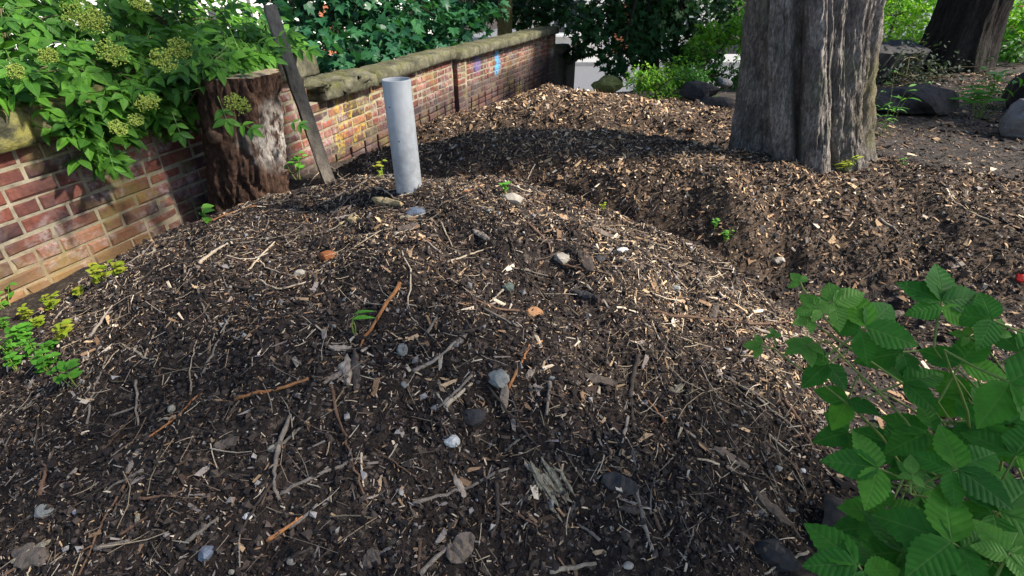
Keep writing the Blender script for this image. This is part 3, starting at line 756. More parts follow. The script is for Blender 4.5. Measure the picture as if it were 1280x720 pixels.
STONES = [  # px, py, radius px (x, y), material, label
 (701,321,11,11,'st_pale','pale lumpy stone on the upper right of the nearest heap'), (635,357,9,7,'st_green','green grey pebble left of the pale lumpy stone'),
 (667,390,13,6,'st_orange','flat orange stone in the middle of the nearest heap'), (748,323,8,6,'st_dark','black stone right of the pale lumpy stone'),
 (777,312,8,4,'st_white','white flake of stone on the right shoulder of the nearest heap'), (443,273,9,6,'st_yellow','yellowish stone left of the pipe foot, larger one'),
 (429,279,7,4,'st_yellow','yellowish stone left of the pipe foot, smaller one'), (519,264,13,6,'st_blue','blue and white stone at the foot of the grey pipe'),
 (495,292,7,4,'st_pale','small pale stone below the pipe'), (624,471,14,14,'st_grey','round grey stone in the middle of the nearest heap'),
 (564,550,11,10,'st_white','round white pebble in the centre of the nearest heap'), (590,518,17,15,'st_dark','black lump above the round white pebble'),
 (258,689,11,12,'st_blue','blue grey pebble at the bottom left'), (95,639,4,4,'st_white','tiny white pebble at the bottom left'),
 (56,637,12,8,'st_grey','grey stone near the bottom left corner'), (411,318,15,8,'st_rust','rusty orange crumbly lump on the upper left of the heap'),
 (973,324,9,5,'st_pale','pale stone at the foot of the long heap behind'), (503,435,8,10,'st_grey','grey stone right of the thick orange stick'),
 (430,458,7,10,'st_pale','pale stone left of the dark bark slab'), (375,340,7,6,'st_pale','pale pebble on the upper left face of the heap'),
 (785,706,7,4,'st_pale','pale pebble at the bottom right of centre'), (1003,588,5,4,'st_white','white crumb on the soil left of the bramble'),
 (1276,347,6,7,'st_red','red scrap at the right edge of the picture'), (215,510,5,6,'st_pale','pale pebble on the dark left face'),
 (310,645,7,4,'st_white','pale pebble between the orange brown stick and the V of sticks'), (365,700,7,6,'st_pale','pale pebble at the bottom edge, left of centre'),
 (845,360,8,6,'st_grey','grey pebble on the right shoulder of the nearest heap'), (640,248,18,6,'st_pale','flat pale stone on the crest right of the pipe'),
 (340,560,6,5,'st_pale','pale pebble beside the left arm of the V of sticks'), (505,480,6,5,'st_grey','grey pebble above the centre of the nearest heap'),
]
for i, (x, y, rx, ry, mt_, lab) in enumerate(STONES):
    c = hit(x, y); z = c @ np.array([0, CP, -SP]); a_ = rx*z/F_PX; b_ = ry*z/F_PX
    V = rock_verts(ICO2[0], (a_, max(a_*.75, b_), max(b_*.85, a_*.4)), i)
    V[:, 2] -= b_*.22
    tag(mk('stone' if mt_ not in ('st_red',) else 'litter_scrap', V + c, ICO2[1], M[mt_], smooth=False, loc=c), lab, 'stone' if mt_ != 'st_red' else 'litter')
r = np.random.default_rng(5); cnt = 0
while cnt < 60:
    x, y = r.uniform(-2.1, 1.5), r.uniform(.55, 2.9); k = which(np.array([x]), np.array([y]))[0]
    if k != 1 or outside(x, y) > -.1: continue
    pk_ = str(r.choice(['pale', 'grey', 'dark', 'white', 'yellow'], p=[.3, .33, .22, .07, .08])); s = min(.014, .0045*math.exp(r.exponential(.45))); c = np.array([x, y, float(H(x, y))])
    V = rock_verts(ICO2[0], (s, s*r.uniform(.6, 1), s*r.uniform(.4, .8)), 100+cnt) + [0, 0, s*.05]
    tag(mk('pebble', V + c, ICO2[1], M['st_' + pk_], loc=c), 'small loose ' + pk_ + ' pebble lying in the soil of the nearest heap', 'pebble', 'loose pebbles on the nearest heap'); cnt += 1

# flat bark and wood pieces
def slab_piece(name, P0, P1, wdt, th, mat, label, cat, seed, jag=.25, group=None, lift=.3):
    r = np.random.default_rng(seed); P0 = np.asarray(P0); P1 = np.asarray(P1); d = P1 - P0; L = np.linalg.norm(d); d /= L
    c = (P0 + P1)/2; nrm = HN(np.array(c[0]), np.array(c[1])); side = np.cross(nrm, d); side /= np.linalg.norm(side); nrm = np.cross(d, side)
    n = 9; V = []; jag = jag*.55
    for i in range(n):
        t = i/(n-1); e = min(1, 2.6*min(t, 1-t) + .35)
        wl = wdt*.5*e*(1 + r.normal(0, jag)); wr = wdt*.5*e*(1 + r.normal(0, jag)); h = th*(1 + r.normal(0, .25))
        o = P0 + d*L*(t + r.normal(0, .01)) + nrm*(lift*th + r.normal(0, th*.15))
        V += [o - side*wl - nrm*h*.4, o - side*wl*.9 + nrm*h*.35, o - side*wl*.3 + nrm*h*r.uniform(.5, .9), o + side*wr*.35 + nrm*h*r.uniform(.4, .9), o + side*wr*.9 + nrm*h*.3, o + side*wr - nrm*h*.4]
    Q = []
    for i in range(n-1):
        for j in range(6): Q.append((i*6+j, i*6+(j+1) % 6, (i+1)*6+(j+1) % 6, (i+1)*6+j))
    caps = np.array([[5, 4, 3, 2, 1, 0], [(n-1)*6+j for j in range(6)]])
    return tag(mk(name, V, [np.array(Q), caps], mat, loc=c), label, cat, group)
M['rotten'] = m_plain('rotten_wood', (.20, .16, .10), (.52, .46, .34), 60, .9, .9, .006, (1, 1, 1))
M['bark'] = wood_mat('bark_piece', (.055, .042, .034), (.16, .125, .10), 50)
M['bark_pale'] = wood_mat('pale_bark_piece', (.17, .135, .11), (.34, .275, .22), 50)
PIECES = [((669,574),(714,642),.060,.020,'rotten','wood_chunk','splintered pale rotten wood chunk at the bottom right of centre','wood'),
 ((752,598),(796,612),.050,.014,'st_dark','slate_piece','dark slate piece right of the pale rotten wood','slate'),
 ((568,594),(581,622),.020,.006,'bark_pale','bark_piece','flat pale sliver left of the pale rotten wood','bark'),
 ((179,554),(159,592),.022,.005,'bark_pale','bark_flake','pale leaf shaped bark flake on the dark left face','bark'),
 ((434,445),(435,482),.022,.010,'bark_pale','bark_piece','grey bark slab below the thick orange stick, paler one','bark'),
 ((444,440),(446,488),.026,.010,'bark','bark_piece','dark bark slab below the thick orange stick','bark'),
 ((467,250),(503,257),.032,.018,'st_yellow','wood_block','short tan block of wood at the foot of the pipe','wood'),
 ((592,288),(612,300),.022,.008,'bark_pale','bark_piece','pale bark chip below the pipe on the crest','bark'),
 ((715,365),(745,372),.026,.012,'st_dark','bark_piece','charred piece right of the flat orange stone','bark'),
 ((560,700),(590,668),.055,.014,'bark','bark_piece','broad brown bark piece at the bottom centre','bark'),
 ((455,705),(475,690),.040,.010,'bark','bark_piece','brown bark piece at the bottom left of centre','bark'),
 ((405,480),(432,462),.022,.006,'bark_pale','bark_piece','pale splinter left of the dark bark slab','bark'),
 ((940,615),(985,655),.040,.012,'bark','bark_piece','brown bark piece low on the right, left of the bramble','bark'),
 ((945,680),(990,708),.060,.03,'st_dark','charred_wood','black charred wood at the bottom right, left of the bramble','wood'),
 ((1075,402),(1130,392),.05,.02,'bark','bark_piece','brown bark piece behind the top bramble leaf','bark'),
 ((890,560),(935,585),.03,.01,'bark','bark_piece','brown bark piece on the right flank','bark'),
 ((420,275),(445,268),.022,.008,'bark_pale','bark_piece','pale bark chip beside the yellowish stones','bark'),
 ((20,690),(60,700),.05,.014,'bark','bark_piece','brown bark piece in the bottom left corner','bark'),
 ((270,560),(300,548),.03,.008,'bark','bark_piece','brown bark piece in the dark hollow of the left face','bark'),
 ((730,470),(770,480),.03,.008,'bark','bark_piece','brown bark piece left of the thick dark bent stick','bark')]
def splinters(P0, P1, mat, label, seed):
    r = np.random.default_rng(seed); d = P1 - P0; L = np.linalg.norm(d); d = d/L; nr = HN(np.array(P0[0]), np.array(P0[1])); sd_ = np.cross(nr, d); mb = MB()
    for k in range(11):
        o_ = sd_*r.normal(0, .013) + nr*(.004 + abs(r.normal(0, .007))); a0 = r.uniform(-.05, .35)*L; a1 = r.uniform(.6, 1.05)*L; n_ = 9; R_ = r.uniform(.004, .0095)
        P_ = np.array([P0 + d*(a0 + (a1 - a0)*t) + o_ + sd_*r.normal(0, .0015) + nr*r.normal(0, .0015) + sd_*.006*math.sin(t*3 + k) for t in np.linspace(0, 1, n_)])
        V, Q, T = tube(P_, R_*np.array([.25, .7, 1, 1.1, 1, .95, .8, .55, .12])*(1 + r.normal(0, .12, n_)), 5); mb.add(V, Q, T)
    return tag(mb.build('wood_chunk', mat, loc=P0), label, 'wood')
for i, (a_, b_, wd, th, mt_, nm, lab, cat) in enumerate(PIECES):
    if nm == 'wood_chunk': splinters(hit(*a_), hit(*b_), M[mt_], lab, 3); continue
    slab_piece(nm, hit(*a_), hit(*b_), wd, th, M[mt_], lab, cat, i)
r = np.random.default_rng(15); cnt = 0
while cnt < 120:
    x, y = r.uniform(-2.1, 1.4), r.uniform(.55, 2.8)
    if which(np.array([x]), np.array([y]))[0] != 1 or outside(x, y) > -.12: continue
    bk_ = str(r.choice(['bark', 'bark_pale', 'rotten', 'tw_dark'], p=[.45, .22, .08, .25])); L = min(.09, .022*math.exp(r.exponential(.5))); a = r.uniform(0, 6.28); q = np.array([math.cos(a), math.sin(a)])*L/2
    P0 = np.array([x-q[0], y-q[1], float(H(x-q[0], y-q[1]))]); P1 = np.array([x+q[0], y+q[1], float(H(x+q[0], y+q[1]))])
    slab_piece('bark_chip', P0, P1, L*r.uniform(.22, .5), L*.09 + .001, M[bk_], 'flat loose %s bark chip lying on the nearest heap, one of many alike' % {'bark': 'brown', 'bark_pale': 'pale', 'rotten': 'tan', 'tw_dark': 'dark'}[bk_], 'bark', 200+cnt, .2, 'loose bark chips on the nearest heap'); cnt += 1

# ------------------------------------------------------------------ grey pipe
pc = np.array([-.437, 2.10]); z0 = -1.05; z1 = -.325; ro, ri = .055, .0505; n = 48
an = np.arange(n)*2*np.pi/n; V = []
for (rr, z) in ((ro, z0), (ro, z1 - .003), (ro - .0015, z1), (ri + .0015, z1), (ri, z1 - .003), (ri, z1 - .5)):
    V.append(np.stack([pc[0] + rr*np.cos(an) - (z1 - z)*.0, pc[1] + rr*np.sin(an), np.full(n, z)], 1))
V = np.concatenate(V); Q = []
for k in range(5):
    i = np.arange(n); Q.append(np.stack([k*n+i, k*n+(i+1) % n, (k+1)*n+(i+1) % n, (k+1)*n+i], 1))
def m_pipe():
    t = NT('grey_plastic_pipe'); p = t.pos()
    c = t.ramp(t.noise(t.scale(p, (1, 1, .25)), 14, 5, .65), [(.3, (.31, .325, .345)), (.7, (.41, .425, .44))])
    z = t.sep(p)[2]; dirt = t.math('MULTIPLY', t.ramp(z, [(.54, 1), (1.0, .18)]), t.ramp(t.noise(p, 26, 5, .7), [(.40, 0), (.75, 1)]))
    c = t.mix(t.math('MULTIPLY', dirt, .75), c, (.10, .08, .062))
    scf = t.ramp(t.noise(t.scale(p, (6, 6, .6)), 9, 5, .75), [(.60, 0), (.72, 1)])
    c = t.mix(t.math('MULTIPLY', scf, .35), c, (.16, .15, .14))
    return t.done(c, .48, t.bump(t.noise(p, 60, 3, .5), .06, .002), .4)
base = (pc[0], pc[1], z0)
pipe = thing('drain_pipe', base, 'grey plastic pipe standing upright in the top of the nearest heap', 'pipe')
o = mk('tube', V, np.concatenate(Q), m_pipe(), pipe, smooth=True)
mb = MB()
for aa, zz in ((4.6, -.55), (4.2, -.42)):
    q = np.array([pc[0] + ro*math.cos(aa), pc[1] + ro*math.sin(aa), zz]); nn = np.array([math.cos(aa), math.sin(aa), 0])
    V, Q, T = tube(np.array([q - nn*.002, q + nn*.0006]), [.003, .003], 8); mb.add(V, Q, T)
mb.build('drill_hole', M['st_dark'], pipe)
pipe.rotation_euler = (0, -.012, 0)

# ------------------------------------------------------------------ stump, post
def m_bark(name, dark, mid, light, sc=6, stretch=(1, 1, .22), lich=None, patch=None, bumpd=.03, moss=None):
    t = NT(name); p = t.pos(); q = t.scale(p, stretch)
    n1 = t.noise(q, sc, 6, .7, .6); n2 = t.noise(t.scale(p, (1, 1, .35)), sc*7, 5, .7); n3 = t.noise(p, 2.2, 3, .6)
    c = t.ramp(t.math('ADD', t.math('MULTIPLY', n1, .5), t.math('MULTIPLY', n2, .5)), [(.33, dark), (.5, mid), (.66, light)])
    if lich: c = t.mix(t.math('MULTIPLY', t.ramp(t.noise(p, 5, 5, .7), [(.52, 0), (.64, 1)]), .45), c, lich)
    if moss:
        ctr, rad, cc = moss; c = t.mix(t.math('MULTIPLY', blob(t, p, ctr, rad, .3, 6, .12), .55), c, cc)
    if patch:
        ctr, rad, cc = patch; k = t.math('MULTIPLY', blob(t, p, ctr, rad, .55, 7, .06), t.ramp(t.noise(t.scale(p, (1, 1, .5)), 26, 4, .7), [(.40, 0), (.55, 1)]))
        c = t.mix(t.math('MULTIPLY', k, .85), c, cc)
    c = t.mix(1.0, c, t.ramp(n3, [(.3, .75), (.7, 1.2)]), 'MULTIPLY')
    b = t.bump(t.noise(t.scale(p, (1, 1, .5)), sc*20, 4, .7), .6, bumpd*.15, t.bump(n2, 1.0, bumpd*.5, t.bump(n1, .9, bumpd)))
    return t.done(c, .92, b, .15)

def trunk_mesh(C, Rf, na, nz, z0, z1, zbias=1.0):
    """C(z)->(x,y) array, Rf(theta, z)->radius"""
    th = np.arange(na)*2*np.pi/na; zs = z0 + (z1 - z0)*np.linspace(0, 1, nz)**zbias
    TH, ZZ = np.meshgrid(th, zs); R = Rf(TH, ZZ); c = C(ZZ)
    V = np.stack([c[0] + R*np.cos(TH), c[1] + R*np.sin(TH), ZZ], -1).reshape(-1, 3)
    i = np.arange(na); j = (i+1) % na
    Q = np.concatenate([np.stack([k*na+i, k*na+j, (k+1)*na+j, (k+1)*na+i], 1) for k in range(nz-1)])
    return V, Q
sx, sy = -1.62, 3.10; SZ0, SZ1 = -1.5, -.45
stump = thing('tree_stump', (sx, sy, -1.28), 'sawn off dark tree stump with flaking bark standing against the brick wall', 'stump')
def stC(z): t = (z - SZ0)/(SZ1 - SZ0); return sx - .10 + .17*t, sy + .0*t
def stR(th, z):
    t = (z - SZ0)/(SZ1 - SZ0)
    r = .178 + .045*(1-t)**3
    plate = np.abs(vnoise(th*1.9, z*2.0 + th*.2, .38, 2)); pl2 = vnoise(th*3, z*5, .3, 6)
    return r + .030*vnoise(th*1.5, z*.8, .7, 1) + .028*np.minimum(plate*2.2, 1) + .010*pl2 + .006*vnoise(th*9, z*14, .3, 7)
V, Q = trunk_mesh(stC, stR, 160, 110, SZ0, SZ1)
stump_bark = m_bark('stump_bark', (.020, .013, .010), (.080, .046, .033), (.22, .128, .086), 13, (1, 1, .5), patch=((sx + .21, sy + .0, EZ - .80), .25, (.50, .46, .42)), bumpd=.05)
mk('bark', V, Q, stump_bark, stump, smooth=True)
m = 160; top = V[-m:]; c = top.mean(0)
rings = [top*(1-k) + c*k for k in (0, .12, .4, .7)]; VV = np.concatenate(rings + [c[None]]); VV[m:, 2] += .004
i = np.arange(m); j = (i+1) % m
QQ = np.concatenate([np.stack([k*m+i, k*m+j, (k+1)*m+j, (k+1)*m+i], 1) for k in range(3)]); TT = np.stack([3*m+i, 3*m+j, np.full(m, 4*m)], 1)
mk('cut_face', VV, [QQ, TT], m_plain('sawn_wood', (.16, .12, .075), (.33, .27, .18), 12, .9, .4), stump)
kc = at(262, 172, 2.86) ; 
V, Q, T = tube(np.array([kc + [.10, .12, 0], kc + [.03, .02, 0], kc, kc + [-.004, -.006, 0]]), [.055, .048, .040, .026], 18); V = V + rng.normal(0, .003, V.shape)
mb = MB(); mb.add(V, Q, T); mb.build('branch_knot', m_plain('knot_wood', (.035, .020, .014), (.11, .065, .042), 30, .9, .7), stump, smooth=True)

def beam(P0, P1, wx, wy, up, nl=8, jit=.002, seed=0, taper=1.0):
    r = np.random.default_rng(seed); P0 = np.asarray(P0, float); P1 = np.asarray(P1, float); d = P1 - P0; d /= np.linalg.norm(d)
    x = np.cross(d, up); x /= np.linalg.norm(x); y = np.cross(x, d); V = []; b = .12
    pf = [(-1+b, -1), (1-b, -1), (1, -1+b), (1, 1-b), (1-b, 1), (-1+b, 1), (-1, 1-b), (-1, -1+b)]
    for i in range(nl+1):
        t = i/nl; k = 1 + (taper-1)*t
        for (u, v) in pf: V.append(P0*(1-t) + P1*t + x*u*wx/2*k + y*v*wy/2*k + r.normal(0, jit, 3))
    Q = [(i*8+j, i*8+(j+1) % 8, (i+1)*8+(j+1) % 8, (i+1)*8+j) for i in range(nl) for j in range(8)]
    caps = np.array([list(range(7, -1, -1)), [nl*8+j for j in range(8)]])
    return np.array(V), [np.array(Q), caps]
pb = hit(412, 226); P0 = at(413, 232, 3.45); P1 = at(337, 8, 3.28)
P0 = P0 + (P0 - P1)*.25
V, Fq = beam(P0, P1, .080, .055, np.array([.5, -.8, .2]), 14, .0022)
tag(mk('wooden_post', V, Fq, m_plain('weathered_timber', (.085, .070, .055), (.23, .195, .155), 9, .9, .8, .006, (3, 3, .5)), loc=P0), 'weathered grey timber post leaning against the wall right of the stump', 'post')

# ------------------------------------------------------------------ big ridged tree
TX, TY = 1.80, 3.22
def tC(z): t = (z + 1.1)/1.2; t = np.where(t > 1.6, 1.6 + (t - 1.6)*.3, t); return TX + .03 - .245*t, TY + .02*t
TH0 = math.atan2(-TY, -TX)
LOBES = [(-1.30, .36, .065), (-.78, .26, .075), (-.38, .20, .07), (.0, .24, .095), (.46, .27, .115), (.93, .25, .095), (1.38, .28, .10), (1.95, .42, .10), (2.7, .5, .1), (3.5, .5, .1), (4.35, .5, .1)]
def tR(th, z):
    h = z + 1.15; r = .305 + .05*np.exp(-np.maximum(h, -.2)*3.2) - .014*np.clip(h, 0, 6)
    tw = th - TH0 + .24*h + .05*np.sin(h*2.1)                 # flutes lean as they rise
    o = np.zeros_like(h)
    for a_, wd, am in LOBES:
        d = np.angle(np.exp(1j*(tw - a_ + .09*np.sin(h*2.3 + a_*5))))/wd
        o = np.maximum(o, am*(1 + .2*np.sin(h*1.9 + a_*3))*np.sqrt(np.maximum(0, 1 - d*d)))
    sub = .018*np.abs(np.sin(tw*9 + .6*np.sin(h*2.3))) - .010*np.exp(-(vnoise(tw*3, h*.5, .3, 8)*5)**2)
    flare = .17*np.exp(-np.maximum(h + .05, 0)*3.6)*np.exp(-(np.angle(np.exp(1j*(th + .35)))/.45)**2)
    return r - .062 + o*(1 + .55*np.exp(-np.maximum(h, 0)*4)) + sub + flare + .012*vnoise(th*2.4, z*1.2, .25, 3) + .008*vnoise(th*7, z*3.5, .25, 4) + .005*vnoise(th*20, z*9, .25, 5) + .003*vnoise(th*45, z*26, .25, 6)
tree = thing('broad_tree', (TX, TY, -1.12), 'massive grey trunk with deep leaning ridges rising from the long woodchip heap', 'tree')
V, Q = trunk_mesh(tC, tR, 620, 320, -1.4, 3.6, 1.25)
big_bark = m_bark('ridged_bark', (.045, .038, .034), (.19, .165, .148), (.56, .50, .45), 15, (1, 1, .42), lich=(.18, .19, .13), moss=((TX + .42, TY - .18, EZ - .55), .42, (.17, .14, .04)), bumpd=.035)
mk('trunk', V, Q, big_bark, tree, smooth=True)

# ------------------------------------------------------------------ leaves
def leaflet(L=1.0, Wd=.42, n=8, serr=0.0, fold=.16, droop=.18, tip=1.6):
    """leaf blade along +y, midrib valley; returns V, Q, UV"""
    V = []; U = []
    for i in range(n+1):
        t = i/n; wv = Wd*.5*(np.sin(np.pi*t**.80)**.85)*(1 - .25*t**tip) if 0 < t < 1 else 0.0
        if serr and 0 < i < n: wv *= 1 + serr*(1 if i % 2 else -.6)
        z = -droop*t*t
        V += [(-wv, t*L, z + fold*wv), (0, t*L, z), (wv, t*L, z + fold*wv)]; U += [(t, .5 - wv/Wd), (t, .5), (t, .5 + wv/Wd)]
    Q = []
    for i in range(n):
        a_ = i*3; Q += [(a_, a_+1, a_+4, a_+3), (a_+1, a_+2, a_+5, a_+4)]
    return np.array(V, float), np.array(Q), np.array(U)
def rz(a): c, s = math.cos(a), math.sin(a); return np.array([[c, -s, 0], [s, c, 0], [0, 0, 1.0]])
def rx(a): c, s = math.cos(a), math.sin(a); return np.array([[1, 0, 0], [0, c, -s], [0, s, c]])
def ry(a): c, s = math.cos(a), math.sin(a); return np.array([[c, 0, s], [0, 1, 0], [-s, 0, c]])
def compound(pairs, Ls, seed, serr=0., wid=.42, n=6, stalk=.35, droop=.22):
    """pinnate leaf along +y of total length 1"""
    r = np.random.default_rng(seed); mb = MB(); base, Q, U = leaflet(1, wid, n, serr, .2, droop)
    V, Qt, T = tube(np.array([[0, 0, 0], [0, .35, .015], [0, .72, -.01]]), [.012, .010, .007], 3, cap=False); mb.add(V, Qt, C=(.5,)*3, U=np.full((len(V), 2), .5))
    def put(R, p, L): mb.add(base*L @ R.T + p, Q, C=(.5 + r.uniform(-.2, .2),)*3, U=U)
    put(rx(r.normal(-.1, .15)) @ rz(r.normal(0, .08)), np.array([0, .66, -.01]), Ls)
    for k in range(pairs):
        y = .64 - k*.27
        for s in (-1, 1):
            put(rz(s*-r.normal(1.0, .12)) @ rx(r.normal(-.12, .15)) @ ry(s*r.normal(.15, .1)), np.array([0, y, 0]), Ls*r.uniform(.82, .98)*(1 - .1*k))
    return mb
def copy_mesh_part(name, me, parent, R, T, S):
    o = bpy.data.objects.new(name, me); COL.objects.link(o); o.parent = parent
    m4 = Matrix(np.array(R).tolist()).to_4x4(); o.matrix_local = Matrix.Translation(Vector([float(v) for v in T]) - parent.location) @ m4 @ Matrix.Scale(float(S), 4)
    return o

M['elder'] = m_leaf('elder_leaf', [(.022, .080, .012), (.050, .155, .018), (.10, .26, .026), (.034, .11, .020)], .34, .20, .50)
M['elder_bud'] = m_plain('elder_bud', (.11, .17, .024), (.25, .31, .055), 60, .8, .3, .003)
M['stem'] = m_plain('green_brown_stem', (.07, .06, .03), (.17, .14, .07), 30, .8, .4, .003)
M['stemg'] = m_plain('green_stem', (.10, .16, .03), (.22, .28, .06), 30, .6, .3, .003)
EL = [compound(2, .44, 300+i, wid=.50) for i in range(5)]
EL_ME = []
for mbx in EL:
    o = mbx.build('leaf', M['elder']); EL_ME.append(o.data); bpy.data.objects.remove(o)
def wq(s, n, z): q = WF + WD*s + WN*n; return np.array([q[0], q[1], z])
elder = thing('elder_bush', (*wq(1.9, .9, 0)[:2], -2.6), 'green elder bush with flat greenish flower heads hanging over the near wall', 'bush')
# limbs with leaf clusters: each limb starts outside the wall and arches over it
r = np.random.default_rng(41)
CL = [  # centre (s, n, z), radii, number of leaves
 ((1.35, .28, -.40), (.40, .34, .15), 80), ((1.75, .12, -.42), (.36, .32, .18), 100), ((2.15, .06, -.44), (.36, .30, .20), 120), ((2.55, .03, -.40), (.34, .28, .17), 110), ((3.0, .0, -.34), (.30, .22, .12), 80),
 ((1.88, -.08, -.60), (.20, .10, .13), 46), ((1.80, -.12, -.74), (.07, .05, .06), 9), ((2.25, -.12, -.62), (.22, .10, .12), 46), ((2.62, -.32, -.50), (.14, .10, .10), 22), ((2.05, .0, -.55), (.35, .10, .10), 50),
 ((2.42, -.36, -.40), (.22, .16, .05), 44), ((2.66, -.34, -.38), (.20, .16, .05), 40), ((1.6, 1.4, -.15), (1.3, .4, .5), 200), ((2.9, 1.2, -.1), (.9, .4, .4), 120), ((.9, .7, -.3), (.4, .4, .35), 90), ((2.0, 1.6, .05), (1.6, .4, .35), 240), ((3.6, .9, -.2), (.5, .4, .35), 110),
 ((1.3, .9, -.30), (.6, .5, .35), 150), ((2.2, .8, -.22), (.7, .5, .32), 190), ((3.1, .6, -.25), (.5, .4, .25), 130), ((3.5, .15, -.36), (.22, .2, .12), 40), ((1.15, .2, -.34), (.22, .25, .1), 40),
 ((1.6, .8, -.75), (.8, .3, .35), 180), ((2.4, .8, -.75), (.8, .3, .35), 180), ((3.1, .8, -.7), (.6, .3, .35), 130)]
places = []; wood = MB(); root = wq(2.0, .95, -2.6)
for ci, (c, rad, nn) in enumerate(CL):
    cc = wq(*c); V, Q, T = tube(spline([root + r.normal(0, .1, 3)*[1, 1, 0], (root + cc)/2 + [0, 0, .35], cc], 9), np.linspace(.022, .005, 9), 5, cap=False); wood.add(V, Q)
    for k in range(nn):
        d = r.normal(0, 1, 3); d /= np.linalg.norm(d); q = r.random()**.4
        loc = np.array([c[0] + d[0]*rad[0]*q, c[1] + d[1]*rad[1]*q, c[2] + d[2]*rad[2]*q]); P = wq(*loc)
        outd = np.array([d[0]*WD[0] + d[1]*WN[0], d[0]*WD[1] + d[1]*WN[1], 0])
        Y = outd*.8 + np.array([.45, -.35, -.30])*r.uniform(.4, 1.2) + r.normal(0, .35, 3); up = np.array([.35, -.25, 1]) + r.normal(0, .35, 3)
        S = r.uniform(.17, .25); places.append((np.linalg.norm(P), P, Y, up, S))
        if k % 6 == 0:
            V, Q, T = tube(np.array([cc, (cc+P)/2 + [0, 0, .02], P]), [.0045, .003, .002], 4, cap=False); wood.add(V, Q)
wood.build('branches', M['stem'], elder, smooth=True)
places.sort(key=lambda a: a[0]); far = MB()
for i, (dd, P, Y, up, S) in enumerate(places):
    Rm = frame_dir(Y, up)[0]; b = P - Rm[:, 1]*S*.5
    if i < 300: copy_mesh_part('leaf', EL_ME[i % 5], elder, Rm, b, S)
    else:
        e_ = EL[i % 5]; Vv = np.concatenate(e_.V); far.add(Vv*S @ Rm.T + b, np.concatenate(e_.Q), C=(r.random(),)*3, U=np.concatenate(e_.U))
o = far.build('inner_foliage', M['elder'], elder); o['kind'] = 'stuff'
OCT = np.array([(1, 0, 0), (-1, 0, 0), (0, 1, 0), (0, -1, 0), (0, 0, 1), (0, 0, -1)], float); OCTF = np.array([(0, 2, 4), (2, 1, 4), (1, 3, 4), (3, 0, 4), (2, 0, 5), (1, 2, 5), (3, 1, 5), (0, 3, 5)])
def umbel(P, size, seed):
    r = np.random.default_rng(seed); n = 260; mb = MB()
    a = r.uniform(0, 6.28, n); q = np.sqrt(r.random(n)); X = np.stack([q*np.cos(a), q*np.sin(a), .22*(1-q*q) + .16*np.cos(a*5)*q + r.normal(0, .10, n)], 1)
    tl = frames(np.array([[r.normal(.5, .3), r.normal(-.7, .3), .7]]), np.array([0.]))[0]
    X = X @ tl.T*size + P
    V, T = inst(OCT, OCTF, np.repeat(np.eye(3)[None], n, 0), X, r.uniform(.0022, .0046, n)); mb.add(V, None, T)
    b = P - tl[:, 2]*size*.6
    for k in range(0, n, 7):
        V, Q, T = tube(np.array([b, (b + X[k])/2 - tl[:, 2]*.004, X[k]]), .0012, 3, cap=False); mb.add(V, Q)
    return mb.build('flower_head', M['elder_bud'], elder, loc=P)
for i, (x, y, t, s) in enumerate([(100,18,2.28,.085),(120,28,2.3,.07),(140,66,2.30,.075),(205,75,2.38,.065),(185,128,2.40,.065),(297,130,2.72,.075),(148,160,2.34,.045),(60,70,2.25,.045),(175,5,2.4,.06),(170,150,2.4,.04),(20,90,2.25,.04),(225,60,2.5,.06)]): umbel(at(x, y, t - .10), s*.85, i)
# sprigs that stand out in front of the bush
for (x, y, t, dx, dy, S) in [(130,118,2.22,-1,.15,.17),(135,185,2.30,.1,-1,.13),(130,165,2.32,-.3,-1,.11),(272,120,2.60,.2,-.8,.19),(250,110,2.62,-.9,-.3,.17),(290,150,2.62,.8,-.4,.17),(230,70,2.5,.8,.3,.17),(270,20,2.6,.9,.5,.17),(225,15,2.45,.3,1,.19),(310,55,2.7,.7,.1,.18),(335,50,2.75,.9,.3,.2),(360,60,2.85,1,-.1,.19),(85,55,2.2,-.6,.3,.15),(215,140,2.5,.2,-.9,.16),(355,150,3.0,1,-.3,.15)]:
    P = at(x, y, t); Y = np.array([dx, -.25, dy*.7]); Rm = frame_dir(Y, np.array([.3, -.75, .75]))[0]
    copy_mesh_part('leaf', EL_ME[int(x) % 5], elder, Rm, P, S)

# ------------------------------------------------------------------ bramble at the right
M['bramble'] = m_leaf('bramble_leaf', [(.022, .125, .014), (.055, .22, .022), (.032, .160, .016), (.11, .33, .026)], .38, .20, .55)
M['bramble_y'] = m_leaf('young_bramble_leaf', [(.10, .27, .035), (.15, .33, .05)], .35, .30, .45)
BL, BQ, BU = leaflet(1, .66, 18, .09, .16, .20, 2.2)
BL[:, 2] += .006*np.sin(BU[:, 0]*26)*np.abs(BU[:, 1] - .5)*2
def leaf_mesh(name, mat, seed):
    r = np.random.default_rng(seed); V = BL.copy(); V[:, 2] += .03*np.sin(V[:, 1]*7 + seed)*np.abs(V[:, 0])*4 + r.normal(0, .002, len(V))
    o = mk(name, V, BQ, mat, smooth=True, col=np.full((len(V), 3), r.random()), uv=BU); me = o.data; bpy.data.objects.remove(o); return me
BR = [leaf_mesh('leaflet', M['bramble'], i) for i in range(5)]; BRY = [leaf_mesh('leaflet', M['bramble_y'], i+9) for i in range(3)]
bram = thing('bramble', (1.05, .62, -1.3), 'green bramble with toothed leaves in the bottom right corner', 'shrub')
canes = MB()
TIPS = []
